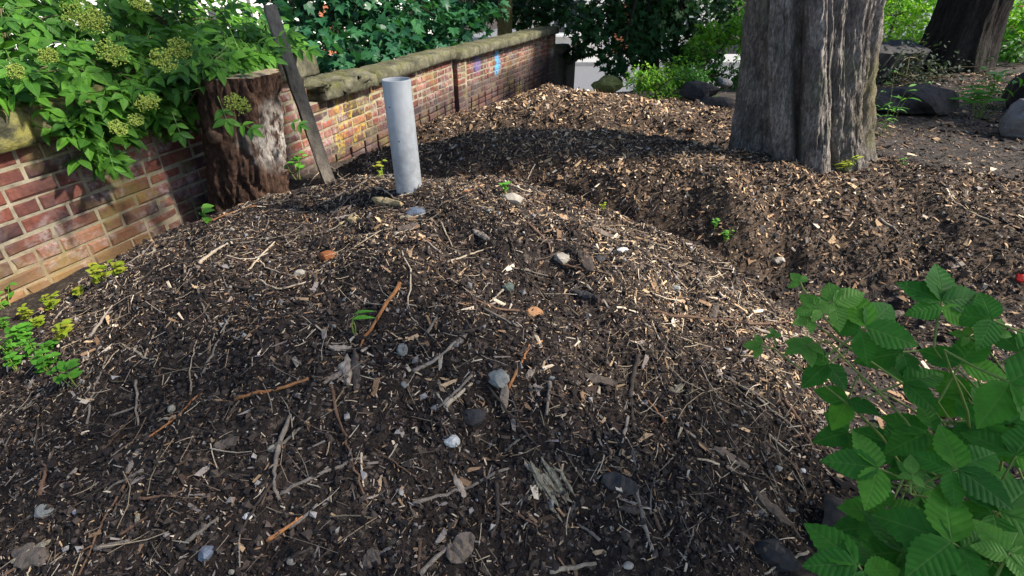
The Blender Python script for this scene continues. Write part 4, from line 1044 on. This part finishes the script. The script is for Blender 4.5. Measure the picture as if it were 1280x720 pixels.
def bleaf(px, py, t, ang, L, nl=5, young=False, face=(.15, -.55, .85), stem=None, spread=1.0, seed=0):
    """compound leaf whose leaflets meet at a pixel; ang = direction of the end leaflet in the picture (deg, 0 right, 90 up)"""
    L = L*1.14; r = np.random.default_rng(seed*7 + int(px)); P = at(px, py, t); up = -P/np.linalg.norm(P) + np.array([.25, .05, .55]) + r.normal(0, .16, 3); up /= np.linalg.norm(up)
    a_ = math.radians(ang); right = np.array([1.0, 0, 0]); pu = np.array([0, SP, CP])     # picture axes as directions at the leaf
    d0 = right*math.cos(a_) + pu*math.sin(a_)
    d0 = d0 - up*(d0 @ up); d0 /= np.linalg.norm(d0); F0 = frame_dir(d0, up)[0]
    stalk = -d0*L*.9 - up*L*.25
    V, Q, T = tube(spline([P + stalk, P + stalk*.5 - up*.004, P], 6), .0022, 5, cap=False)
    lo = P + stalk*.5
    lf = mk('leaf_stalk', V, Q, M['stemg'], bram, smooth=True)
    sp = {5: [(0, 1.0, 0), (62, .86, .0), (-62, .86, .0), (118, .66, -.12), (-118, .66, -.12)], 3: [(0, 1.0, 0), (78, .84, 0), (-78, .84, 0)]}[nl]
    for k, (da, ls, off) in enumerate(sp):
        Rm = F0 @ rz(math.radians(da*spread + r.normal(0, 6))) @ rx(r.normal(-.08, .13)) @ ry(r.normal(0, .14))
        me = (BRY if young else BR)[int(r.integers(0, 3))]
        o = bpy.data.objects.new('leaflet', me); COL.objects.link(o); o.parent = lf
        pos = P + d0*off*L
        o.matrix_local = Matrix.Translation(Vector(pos.tolist())) @ Matrix(Rm.tolist()).to_4x4() @ Matrix.Scale(float(L*ls*r.uniform(.93, 1.07)), 4)
    TIPS.append(P + stalk)
    return P
for i, a_ in enumerate([
 (1177,377,1.02,80,.088,5), (1083,409,1.00,35,.088,5), (1097,585,.90,160,.082,3), (1197,586,.86,20,.082,5), (1190,678,.82,140,.098,5),
 (1072,706,.86,120,.085,5), (1262,478,.84,-60,.095,3), (1240,400,.98,150,.07,3), (1128,440,1.08,190,.075,3), (1035,455,1.08,215,.066,3),
 (1060,500,1.10,250,.070,3), (1130,478,1.05,10,.08,3), (1200,455,1.0,60,.08,3), (1160,540,1.02,200,.085,5), (1230,530,.98,-20,.085,5),
 (1110,640,.98,240,.085,5), (1150,620,1.0,-40,.085,3), (1250,640,.86,30,.09,5), (1255,705,.80,-30,.095,5), (1130,690,.92,200,.09,3),
 (1210,500,1.08,120,.085,3), (1270,570,.9,60,.085,3), (1275,440,1.02,20,.08,3), (1120,560,1.12,140,.08,5), (1180,730,.84,250,.09,5), (1090,660,1.05,180,.075,3), (1275,735,.8,60,.09,5), (1230,750,.8,120,.09,5), (1060,540,1.2,200,.07,3), (1300,520,.95,100,.09,5), (1320,640,.9,170,.09,5)]):
    bleaf(*a_, seed=i)
for i, a_ in enumerate([(1022,385,1.02,120,.042,5,True), (1042,378,1.02,10,.060,3,True), (1012,398,1.03,200,.034,3,True), (950,432,1.12,170,.030,3,True), (968,420,1.1,95,.022,3,True), (1008,432,1.08,200,.045,5,True), (1000,352,1.04,110,.028,3,True), (1140,592,.88,80,.032,5,True), (1262,690,.78,60,.055,5,True), (1245,415,1.0,60,.030,3,True), (1210,420,1.0,150,.026,3,True)]):
    bleaf(*a_, seed=50+i)
rq = np.random.default_rng(88)
for i in range(9):
    bleaf(rq.uniform(1110, 1340), rq.uniform(540, 820), rq.uniform(1.05, 1.25), rq.uniform(0, 360), rq.uniform(.07, .095), 5 if i % 2 else 3, seed=200+i)
rb = np.array([1.15, .62, -1.3])
for i, tp in enumerate(TIPS[:60:2]):
    b = rb + np.array([.14*math.sin(i*1.7), .12*math.cos(i*2.3), 0]); mid = (b*.45 + tp*.55) + np.array([.02, -.02, .10])
    V, Q, T = tube(spline([b, mid, tp], 10), np.linspace(.0042, .0016, 10), 6, cap=False); canes.add(V, Q)
canes.build('canes', M['stemg'], bram, smooth=True)
# old log lying beneath it
lg0, lg1 = hit(1035, 655), np.array([1.35, .55, -1.2])
V, Q, T = tube(spline([lg0 + [-.02, 0, .03], (lg0+lg1)/2 + [0, 0, .06], lg1], 14), .06*(1 + rng.normal(0, .06, 14)), 14); V += rng.normal(0, .003, V.shape)
mb = MB(); mb.add(V, Q, T); tag(mb.build('rotting_log', M['tw_dark'], smooth=True, loc=lg0), 'dark rotting log half hidden beneath the bramble', 'log')

# ------------------------------------------------------------------ weeds and seedlings
M['weed'] = m_leaf('weed_leaf', [(.06, .22, .02), (.10, .30, .03), (.075, .25, .025)], .35, .2, .5)
M['weed_y'] = m_leaf('yellow_weed_leaf', [(.20, .30, .02), (.30, .36, .03), (.34, .32, .04)], .35, .1, .55)
WV, WQ, WU = leaflet(1, .62, 6, .0, .18, .15)
NV, NQ, NU = leaflet(1, .22, 5, .0, .2, .45)
def weed(name, px, py, h, nst, leaf, nl, mat, label, seed, cat='seedling', narrow=False, group=None, base=None, spread=.5):
    r = np.random.default_rng(seed); c = hit(px, py) if base is None else np.asarray(base, float)
    root = thing(name, c, label, cat, group); stems = MB(); k = 0
    for s in range(nst):
        a = r.uniform(0, 6.28); q = r.uniform(0, spread)*h; b = c + np.array([math.cos(a), math.sin(a), 0])*q*.25; tip = c + np.array([math.cos(a)*q, math.sin(a)*q, h*r.uniform(.55, 1)])
        b[2] = float(H(b[0], b[1])) if base is None else b[2]
        P = spline([b - [0, 0, .01], (b+tip)/2 + r.normal(0, .05*h, 3), tip], 6); V, Q, T = tube(P, np.linspace(.002, .0009, 6), 4, cap=False); stems.add(V, Q)
        for j in range(nl):
            t = 1 - j/(nl*1.3); p = P[min(5, int(t*5.01))]; az = j*2.4 + r.uniform(0, .8); el = r.uniform(-.1, .55)
            Y = np.array([math.cos(az)*math.cos(el), math.sin(az)*math.cos(el), math.sin(el)]); Rm = frame_dir(Y, np.array([.1, -.3, 1]) + r.normal(0, .15, 3))[0]
            Vt, Qt, Ut = (NV, NQ, NU) if narrow else (WV, WQ, WU)
            mk('leaf', Vt*leaf*r.uniform(.6, 1.15) @ Rm.T + p, Qt, mat, root, True, np.full((len(Vt), 3), r.random()), Ut)
    stems.build('stems', M['stemg'], root)
    return root
weed('seedling', 95, 482, .10, 3, .045, 4, M['weed'], 'bright green seedling on the dark soil left of the nearest heap', 1)
weed('seedling', 480, 222, .09, 2, .038, 5, M['weed_y'], 'yellow green seedling on the crest left of the pipe', 2)
weed('seedling', 632, 241, .045, 4, .030, 4, M['weed'], 'small bright green seedling on the crest right of the pipe', 3)
weed('seedling', 752, 262, .035, 3, .020, 3, M['weed_y'], 'tiny yellowish seedling on the shoulder right of the pipe', 4)
weed('wall_weed', 128, 352, .09, 7, .036, 5, M['weed_y'], 'clump of yellow green weeds at the foot of the sunny wall', 5, 'weed')
weed('wall_weed', 100, 372, .05, 6, .026, 4, M['weed_y'], 'low yellow weeds beside the clump at the foot of the wall', 6, 'weed')
weed('wall_weed', 8, 385, .12, 4, .042, 5, M['weed'], 'green weed at the left edge of the picture against the wall', 7, 'weed')
weed('ground_weed', 28, 428, .07, 8, .040, 4, M['weed'], 'green weed patch at the left edge below the wall, upper one', 8, 'weed')
weed('ground_weed', 48, 410, .05, 6, .030, 4, M['weed_y'], 'yellowish low weeds between the wall and the left edge', 9, 'weed')
weed('ground_weed', 20, 462, .06, 6, .035, 4, M['weed'], 'green weed patch at the left edge below the wall, lower one', 10, 'weed')
weed('ground_weed', 62, 440, .05, 5, .030, 4, M['weed'], 'small green weeds right of the patches at the left edge', 12, 'weed')
weed('ground_weed', 905, 300, .07, 5, .024, 4, M['weed'], 'small weeds in the valley between the nearest heap and the long heap', 13, 'weed')
weed('ground_weed', 893, 285, .05, 4, .022, 4, M['weed'], 'tiny weeds on the dark face of the long heap', 14, 'weed')
weed('wall_weed', 374, 232, .16, 5, .05, 4, M['weed'], 'green weeds between the stump and the leaning post', 15, 'weed', base=at(372, 222, 3.3))
weed('wall_weed', 262, 278, .08, 3, .045, 3, M['elder'], 'dark green leaves in the shade at the foot of the stump', 16, 'weed')
weed('grass_tuft', 444, 418, .07, 3, .06, 1, M['weed'], 'two bright grass blades beside the thick orange stick', 17, 'grass', narrow=True)
weed('shoot', 1097, 175, .42, 5, .075, 7, M['weed'], 'bright green shoots growing at the right foot of the massive trunk', 18, 'shoot', narrow=True, base=at(1104, 168, 3.75), spread=.35)
weed('grass_tuft', 1058, 215, .09, 12, .06, 2, M['weed_y'], 'small yellow green tuft at the front foot of the massive trunk', 19, 'grass', narrow=True)
weed('grass_tuft', 1225, 148, .40, 26, .20, 2, M['weed'], 'grass tuft on the shaded ground right of the flat rock', 20, 'grass', narrow=True)
for i_, (x_, y_, yl_) in enumerate([(10, 410, 0), (35, 398, 1), (70, 385, 1), (85, 420, 1), (15, 440, 0), (40, 445, 0), (150, 342, 1), (60, 462, 0)]):
    weed('ground_weed', x_, y_, .05 + .01*(i_ % 3), 7, .022 + .004*(i_ % 4), 5, M['weed_y' if yl_ else 'weed'], ('low yellow green' if yl_ else 'low green') + ' weeds on the strip of soil at the foot of the near wall', 60 + i_, 'weed', group='weeds at the foot of the near wall')
weed('seedling', 1125, 206, .05, 2, .030, 3, M['weed'], 'tiny seedling right of the massive trunk', 21)

# ------------------------------------------------------------------ rocks and blocks in the background
def rock(px, py, rad, mat, label, seed, sink=.25, base=None, name='boulder'):
    c = hit(px, py) if base is None else np.asarray(base, float); V = rock_verts(ICO3[0], rad, seed, .30); V[:, 2] += rad[2]*(1 - sink)
    return tag(mk(name, V + c, ICO3[1], mat, smooth=False, loc=c), label, 'rock')
M['rock'] = m_plain('grey_rock', (.014, .012, .012), (.055, .048, .047), 6, .9, .8, .02); M['rock_l'] = m_plain('light_rock', (.08, .076, .076), (.22, .21, .21), 6, .9, .8, .02)
M['rock_m'] = m_plain('mossy_rock', (.08, .10, .02), (.28, .27, .09), 8, .9, .8, .02)
rock(1135, 140, (.40, .28, .13), M['rock'], 'broad flat dark rock behind the massive trunk', 3)
rock(1276, 170, (.17, .18, .15), M['rock_l'], 'pale boulder at the right edge of the picture, lower one', 5)
rock(1284, 140, (.22, .22, .24), M['rock'], 'taller grey boulder at the right edge behind the pale one', 8)
rock(757, 112, (.24, .18, .16), M['rock_m'], 'round mossy stone past the far heap near the wall stub', 6, base=at(757, 118, 8.2))
rock(893, 122, (.30, .22, .13), M['rock'], 'dark rubble stone left of the massive trunk', 12, base=(*at(893, 128, 6.6)[:2], -1.5))
rock(905, 110, (.09, .08, .06), M['rock_l'], 'small pale stone on top of the rubble left of the massive trunk', 14, base=at(905, 108, 6.8))
rock(868, 118, (.25, .2, .14), M['rock'], 'low brown stone at the left end of the rubble', 15, base=at(872, 124, 6.8))
blk = at(1112, 95, 7.2); mb = MB(); V, Fq = beam(blk + [-.42, 0, .22], blk + [.30, .1, .22], .42, .34, np.array([0, -.3, 1.]), 10, .012, 4)
tag(mk('stone_block', V, Fq, M['st_dark'], loc=blk), 'dark squared block in the shade left of the second tree', 'block')

# ------------------------------------------------------------------ trees and shrubs
def palm_leaf():
    """five-lobed leaf, folded, ~14 triangles"""
    pts = [(0, 0), (.30, -.05), (.52, .22), (.30, .30), (.50, .66), (.20, .55), (0, 1.0), (-.20, .55), (-.50, .66), (-.30, .30), (-.52, .22), (-.30, -.05)]
    V = [(0, .32, 0)] + [(x, y, .16*abs(x) - .14*y*y) for x, y in pts]; n = len(pts)
    T = [(0, 1+i, 1+(i+1) % n) for i in range(n)]; return np.array(V, float), np.array(T)
PLV, PLT = palm_leaf()
OVV = np.array([(0, 0, 0), (.26, .45, .08), (0, 1, -.12), (-.26, .45, .08), (0, .5, 0)]); OVT = np.array([(0, 1, 4), (1, 2, 4), (2, 3, 4), (3, 0, 4)])
def foliage(mb, clusters, n, size, tmpl, seed, upv=(0.2, -.2, 1), hang=.25, colr=(0, 1)):
    r = np.random.default_rng(seed); vol = np.array([max(c[1])**2 for c in clusters]); cnts = (n*vol/vol.sum()).astype(int) + 3
    Vt, Tt = tmpl
    for (c, rad), m in zip(clusters, cnts):
        d = r.normal(0, 1, (m, 3)); d /= np.linalg.norm(d, axis=1)[:, None]; q = r.random((m, 1))**.45
        P = np.asarray(c) + d*np.asarray(rad)*q
        Y = d*[1, 1, .4] + r.normal(0, .6, (m, 3)) - [0, 0, hang]; up = np.asarray(upv) + r.normal(0, .45, (m, 3))
        R = frame_dir(Y, up); S = size*r.uniform(.6, 1.2, m)
        V, T = inst(Vt, Tt, R, P, S); k = np.repeat(r.uniform(colr[0], colr[1], m), len(Vt))
        mb.add(V, None, T, C=np.stack([k]*3, 1), U=np.full((len(V), 2), .5))
M['lf_dark'] = m_leaf('dark_tree_leaf', [(.012, .045, .014), (.020, .070, .020), (.030, .095, .022)], .30, 0, .5, False)
M['lf_teal'] = m_leaf('sycamore_leaf', [(.016, .070, .035), (.024, .10, .045), (.036, .13, .045)], .30, 0, .45, False)
M['lf_mid'] = m_leaf('shrub_leaf', [(.03, .11, .015), (.05, .17, .02), (.075, .22, .025)], .38, 0, .5, False)
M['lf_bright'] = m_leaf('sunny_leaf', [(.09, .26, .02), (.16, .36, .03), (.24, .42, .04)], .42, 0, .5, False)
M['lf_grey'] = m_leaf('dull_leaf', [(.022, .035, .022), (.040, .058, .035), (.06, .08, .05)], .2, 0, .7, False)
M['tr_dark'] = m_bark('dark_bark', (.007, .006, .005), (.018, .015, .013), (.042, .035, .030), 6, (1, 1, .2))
M['tr_yel'] = m_bark('yellow_bark', (.06, .05, .02), (.15, .125, .05), (.26, .22, .10), 6, (1, 1, .2))
def clusters_for(center, rad, n, seed, size=(.25, .5)):
    r = np.random.default_rng(seed); out = []
    for k in range(n):
        d = r.normal(0, 1, 3); d /= np.linalg.norm(d); q = r.random()**.4; s = r.uniform(*size); m = max(rad)
        out.append((np.asarray(center) + d*np.asarray(rad)*q, (m*s, m*s, m*s*.65)))
    return out
def plant(name, base, label, cat, trunk_pts, trunk_r, clusters, n, size, tmpl, lmat, tmat, seed, group=None, limbs=True, hang=.25, trunk_obj=None, crown='crown'):
    root = thing(name, base, label, cat, group); mb = MB()
    if trunk_pts is not None:
        P = spline(trunk_pts, 14); R = np.interp(np.linspace(0, 1, 14), np.linspace(0, 1, len(trunk_r)), trunk_r)
        V, Q, T = tube(P, R, 14); V += np.random.default_rng(seed).normal(0, .01*R[0], V.shape); mb.add(V, Q, T)
        mb.build('trunk' if cat == 'tree' else 'stem', tmat, root, smooth=True); tip = P[-1]
    else: tip = np.asarray(base, float)
    if limbs:
        lb = MB(); r = np.random.default_rng(seed+1)
        for c, rad in clusters:
            V, Q, T = tube(spline([tip, (tip + c)/2 + r.normal(0, .06, 3)*np.linalg.norm(c - tip), c], 8), np.linspace(max(.008, trunk_r[-1]*.45), .006, 8), 5, cap=False); lb.add(V, Q)
            for _ in range(4):
                e_ = c + r.normal(0, .6, 3)*np.asarray(rad); V, Q, T = tube(np.array([c, (c+e_)/2 + [0, 0, .02], e_]), [.006, .005, .003], 4, cap=False); lb.add(V, Q)
        lb.build('branches', tmat, root, smooth=True)
    fb = MB(); foliage(fb, clusters, n, size, tmpl, seed+2, hang=hang)
    o = fb.build(crown, lmat, root); o['kind'] = 'stuff'
    return root
PAL_T, OV_T = (PLV, PLT), (OVV, OVT)
# sycamore just outside the wall
plant('sycamore_tree', (-3.2, 8.8, -3.1), 'blue green sycamore hanging its lobed leaves above the middle of the wall', 'tree',
      [(-3.2, 8.8, -3.2), (-3.1, 8.6, -1.2), (-2.9, 8.3, .6)], [.11, .09, .06],
      [(at(390, 20, 6.6), (.5, .4, .35)), (at(360, 40, 6.4), (.4, .4, .3)), (at(560, 30, 7.4), (.45, .4, .28)), (at(535, 52, 7.4), (.4, .4, .16)), (at(580, 40, 8.0), (.4, .4, .2)), (at(430, 78, 6.2), (.4, .3, .16)), (at(590, 8, 7.6), (.5, .4, .3)), (at(350, 5, 6.8), (.5, .4, .35)), (at(480, 20, 7.0), (.6, .4, .3)), (at(420, 60, 6.2), (.5, .4, .28)), (at(470, 45, 6.6), (.65, .4, .30)), (at(510, 70, 6.6), (.5, .4, .22)), (at(440, 5, 6.8), (.7, .5, .35)), (at(520, 15, 7.2), (.5, .5, .35)), (at(450, 88, 6.4), (.45, .3, .15)), (np.array([-2.2, 8.2, .9]), (1.6, 1.4, .9)), (np.array([-3.4, 8.8, 1.6]), (1.8, 1.5, 1.0))],
      3600, .16, PAL_T, M['lf_teal'], M['tr_dark'], 60, hang=.5)
# dark trees past the wall
plant('roadside_tree', (*at(631, 30, 10.2)[:2], -3.1), 'tree with a slim yellowish trunk behind the far part of the wall', 'tree',
      [(at(631, 30, 10.2)[0], at(631, 30, 10.2)[1], -3.2), at(631, 30, 10.2), (at(634, -60, 10.2)[0], at(631, 30, 10.2)[1], .9)], [.17, .15, .13],
      [(at(560, 8, 10.0), (.8, .6, .35)), (at(600, 0, 10.4), (.9, .6, .45)), (at(665, 12, 10.6), (.9, .6, .38)), (at(530, 20, 10.4), (.6, .5, .30)), (at(695, 0, 10.8), (.8, .6, .5)), (np.array([-.3, 10.5, 1.6]), (2.2, 2, 1.0))],
      4200, .15, PAL_T, M['lf_dark'], M['tr_yel'], 70, hang=.5)
plant('roadside_tree', (3.1, 12.3, -2.9), 'dark tree whose low branches hang in front of the road left of the massive trunk', 'tree',
      [(3.1, 12.3, -3.0), (3.0, 12.2, -1), (2.8, 12.0, .8)], [.24, .2, .15],
      [(at(760, 20, 10.0), (.7, .6, .42)), (at(800, 50, 9.8), (.75, .6, .42)), (at(775, 75, 9.6), (.45, .4, .28)), (at(740, 50, 9.8), (.40, .4, .3)), (at(728, 28, 9.6), (.4, .4, .35)), (at(722, 62, 10.4), (.3, .3, .2)), (at(840, 20, 10.2), (.8, .6, .5)), (at(870, 60, 10.2), (.6, .5, .42)), (at(815, 5, 10.2), (.9, .6, .4)), (at(905, 15, 10.6), (.6, .6, .6)), (at(770, 92, 9.4), (.22, .2, .14)), (at(845, 75, 10), (.4, .4, .25)), (np.array([3.0, 11.5, 1.6]), (2.4, 2, 1.0))],
      7500, .14, PAL_T, M['lf_dark'], M['tr_dark'], 80, hang=.6)
def shrub(px, py, t, rad, n, size, lmat, label, seed, nc=7, group=None, tmpl=OV_T, cat='shrub'):
    c = at(px, py, t); g = float(G(c[0], c[1])); base = (c[0], c[1], g)
    cl = clusters_for(c, rad, nc, seed, (.35, .6))
    return plant('shrub', base, label, cat, [(c[0], c[1], g - .05), (c[0], c[1], (g + c[2])/2), tuple(c)], [.03, .025, .018], cl, n, size, tmpl, lmat, M['stem'], seed, group, hang=.1)
shrub(822, 108, 6.9, (.42, .3, .20), 800, .06, M['lf_bright'], 'bright green weeds just past the farthest heap, right of the mossy stone', 120)
shrub(862, 100, 7.2, (.45, .35, .26), 900, .075, M['lf_mid'], 'leafy green shrub just past the farthest heap, beside the rubble', 121)
shrub(838, 112, 8.6, (.75, .5, .28), 1500, .075, M['lf_bright'], 'low bright green shrub at the edge of the site left of the massive trunk', 101)
shrub(800, 118, 8.4, (.35, .3, .16), 500, .07, M['lf_mid'], 'small green plant at the left end of the low bright shrub', 102)
shrub(900, 45, 9.4, (.55, .5, .6), 1100, .12, M['lf_bright'], 'sunlit yellow green foliage touching the left side of the massive trunk', 103)
shrub(880, 92, 9.0, (.7, .5, .4), 1200, .09, M['lf_mid'], 'green shrub above the rubble left of the massive trunk', 104)
shrub(1120, 20, 10.5, (1.2, .7, .7), 1800, .13, M['lf_bright'], 'sunlit shrub between the two big trunks', 105)
shrub(1140, 62, 9.4, (.8, .5, .5), 900, .12, M['lf_bright'], 'yellow green shrub behind the dark block', 115)
shrub(1140, 95, 7.0, (.9, .5, .30), 900, .07, M['lf_grey'], 'dull grey green low shrub in the shade before the second tree', 106)
shrub(1190, 112, 6.8, (.5, .4, .22), 350, .07, M['lf_grey'], 'dull low growth right of the flat rock', 116)
shrub(1255, 45, 10.5, (1.3, .9, .9), 2200, .13, M['lf_bright'], 'sunlit yellow green shrub right of the second tree', 107)
shrub(1250, 85, 8.0, (.8, .6, .5), 1300, .13, M['lf_mid'], 'dark leaved shrub below the sunlit one at the right edge', 108)
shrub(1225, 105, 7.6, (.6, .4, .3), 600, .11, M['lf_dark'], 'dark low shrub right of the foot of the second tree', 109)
shrub(960, 30, 13, (2.2, 1, .9), 1500, .18, M['lf_mid'], 'green hedge far behind the massive trunk', 110)
shrub(1090, 10, 14, (2.0, 1, .9), 1600, .18, M['lf_mid'], 'green hedge far behind, between the two big trunks', 111)
shrub(1240, 15, 15, (3.0, 1, .9), 1500, .2, M['lf_bright'], 'far hedge at the right edge of the picture', 112)

# second, dark tree
T2 = at(1180, 92, 7.4); T2[2] = -1.15
def t2C(z): t = (z + 1.1); return T2[0] - .05*t + .06, T2[1] + 0*t
def t2R(th, z):
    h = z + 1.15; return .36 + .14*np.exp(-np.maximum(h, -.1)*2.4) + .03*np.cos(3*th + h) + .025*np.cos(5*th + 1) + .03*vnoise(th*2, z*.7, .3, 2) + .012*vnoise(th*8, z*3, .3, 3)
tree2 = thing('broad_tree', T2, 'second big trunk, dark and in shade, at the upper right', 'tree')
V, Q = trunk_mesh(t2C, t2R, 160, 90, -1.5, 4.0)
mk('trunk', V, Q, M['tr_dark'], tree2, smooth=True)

# crowns above the picture, with unseen leaf clusters added to shade the site
def high_crown(root, top, cl, n, size, seed):
    lb = MB(); r = np.random.default_rng(seed)
    for c, rad in cl:
        V, Q, T = tube(spline([top, (top + c)/2 + r.normal(0, .2, 3), c], 8), np.linspace(.075, .02, 8), 7, cap=False); lb.add(V, Q)
    lb.build('limbs', M['tr_dark'], root, smooth=True)
    fb = MB(); foliage(fb, cl, n, size, PAL_T, seed+1); o = fb.build('crown', M['lf_mid'], root); o['kind'] = 'stuff'
high_crown(tree, np.array([TX - .55, TY + .1, 3.5]), clusters_for((-.6, TY + 1.5, 7.0), (2.2, 3.0, 1.6), 14, 5, (.22, .36)) + [(np.array(c_), np.array(r_)) for c_, r_ in (((3.6, .1, 3.5), (.6, .3, .25)), ((4.4, .4, 3.6), (.6, .25, .25)), ((5.0, .0, 3.5), (.7, .3, .3)), ((5.9, .2, 3.5), (.7, .3, .3)), ((6.6, .0, 3.3), (.6, .3, .3)), ((5.4, -.4, 3.3), (.7, .3, .3)), ((4.2, -.5, 3.4), (.7, .3, .3)))], 2600, .17, 5)  # the low outlying clusters are added out of view to shade the foreground
high_crown(tree2, np.array([T2[0] + .3, T2[1], 3.9]), clusters_for((9.6, 10.2, 5.4), (2.8, 2.3, 2.0), 16, 6, (.25, .4)) + clusters_for((11.4, 3.9, 4.9), (1.5, 1.0, .9), 14, 7, (.35, .55)) + clusters_for((13.0, 8.6, 5.2), (2.0, 1.5, 1.2), 10, 8, (.35, .55)), 10000, .24, 6)  # outlying cluster sets are added out of view to shade the right ground

# ------------------------------------------------------------------ houses across the street
def house(x0, x1, y, z0, z1, wallm, label, seed, win, nst=2):
    root = thing('house', ((x0+x1)/2, y, z0), label, 'house')
    mb = MB(); slab(mb, ((x0+x1)/2, y+4, (z0+z1)/2), (x1-x0, 8, z1-z0)); mb.build('wall', wallm, root)
    rf = MB(); xm0, xm1 = x0-.3, x1+.3
    rf.add([(xm0, y-.4, z1), (xm1, y-.4, z1), (xm1, y+8.4, z1), (xm0, y+8.4, z1), (xm0, y+4, z1+2.8), (xm1, y+4, z1+2.8)], [(0, 1, 5, 4), (2, 3, 4, 5), (0, 3, 2, 1)], [(0, 4, 3), (1, 2, 5)]); rf.build('roof', M['slate'], root)
    nb = int((x1-x0)/2.6)
    for s in range(nst):
        for k in range(nb):
            cx = x0 + (k+.5)*(x1-x0)/nb; cz = z0 + 1.55 + s*2.8; f = MB()
            if s == 0 and k % 3 == 1:
                slab(f, (cx, y-.03, z0+1.05), (1.0, .08, 2.1)); f.build('door', M['door'], root); continue
            slab(f, (cx, y-.03, cz), (1.25, .08, 1.5)); o = f.build('window', M['white'], root)
            for u in (-1, 1):
                for v in (-1, 1):
                    g = MB(); slab(g, (cx + u*.29, y-.075, cz + v*.35), (.5, .02, .62)); p = g.build('pane', win); p.parent = o; p.location = (0, 0, 0)
            g = MB(); slab(g, (cx, y-.08, cz-.80), (1.4, .18, .09)); p = g.build('sill', M['white']); p.parent = o; p.location = (0, 0, 0)
M['slate'] = m_plain('roof_slate', (.05, .05, .06), (.11, .11, .12), 8); M['white'] = m_plain('white_paint', (.70, .70, .68), (.80, .80, .78), 3, .6)
M['render'] = m_plain('pale_render', (.62, .58, .52), (.76, .73, .68), 2, .85); M['render2'] = m_plain('cream_render', (.60, .60, .58), (.74, .74, .72), 2, .85); M['door'] = m_plain('brown_door', (.24, .08, .04), (.34, .13, .07), 4, .5)
M['glass'] = m_plain('window_glass', (.03, .035, .04), (.06, .065, .07), 1, .12)
def along(s0, n0, wdt, label, mat_, seed):
    q = WF + WD*s0 + WN*n0; before = set(bpy.data.objects)
    house(-wdt/2, wdt/2, 0, 0, 5.7, mat_, label, seed, M['glass'])
    rt = [o for o in bpy.data.objects if o not in before and o.parent is None][0]
    for o in rt.children: o.location = (0, 0, 0)
    rt.location = (q[0], q[1], -3.0); rt.rotation_euler = (0, 0, math.radians(72.9))
along(4.5, 13, 8.8, 'pale rendered house across the street glimpsed through the elder bush', M['render'], 1)
along(13.5, 13, 8.8, 'white house across the street between elder bush and sycamore', M['render2'], 2)
along(22.5, 13, 8.8, 'pale rendered house across the street behind the sycamore', M['render'], 3)
along(31.5, 13, 8.8, 'white house across the street behind the slim yellowish trunk', M['render2'], 4)
house(1.1, 9.5, 27, -3.0, 2.6, M['render'], 'pale house across the street behind the dark hanging branches', 3, M['glass'])
house(18, 29, 25, -2.9, 2.8, M['render2'], 'white house far off at the upper right corner', 4, M['glass'])
q = [WF + WD*s_ + WN*n_ for s_, n_ in ((-20, 4.5), (60, 4.5), (60, 11), (-20, 11))]
tag(mk('road', [(a_[0], a_[1], -3.126) for a_ in q], np.array([[3, 2, 1, 0]]), M['road']), kind='structure')

# ------------------------------------------------------------------ raise everything to the eye height
for o in bpy.data.objects:
    if o.parent is None and o.type in ('MESH', 'EMPTY'): o.location.z += EZ
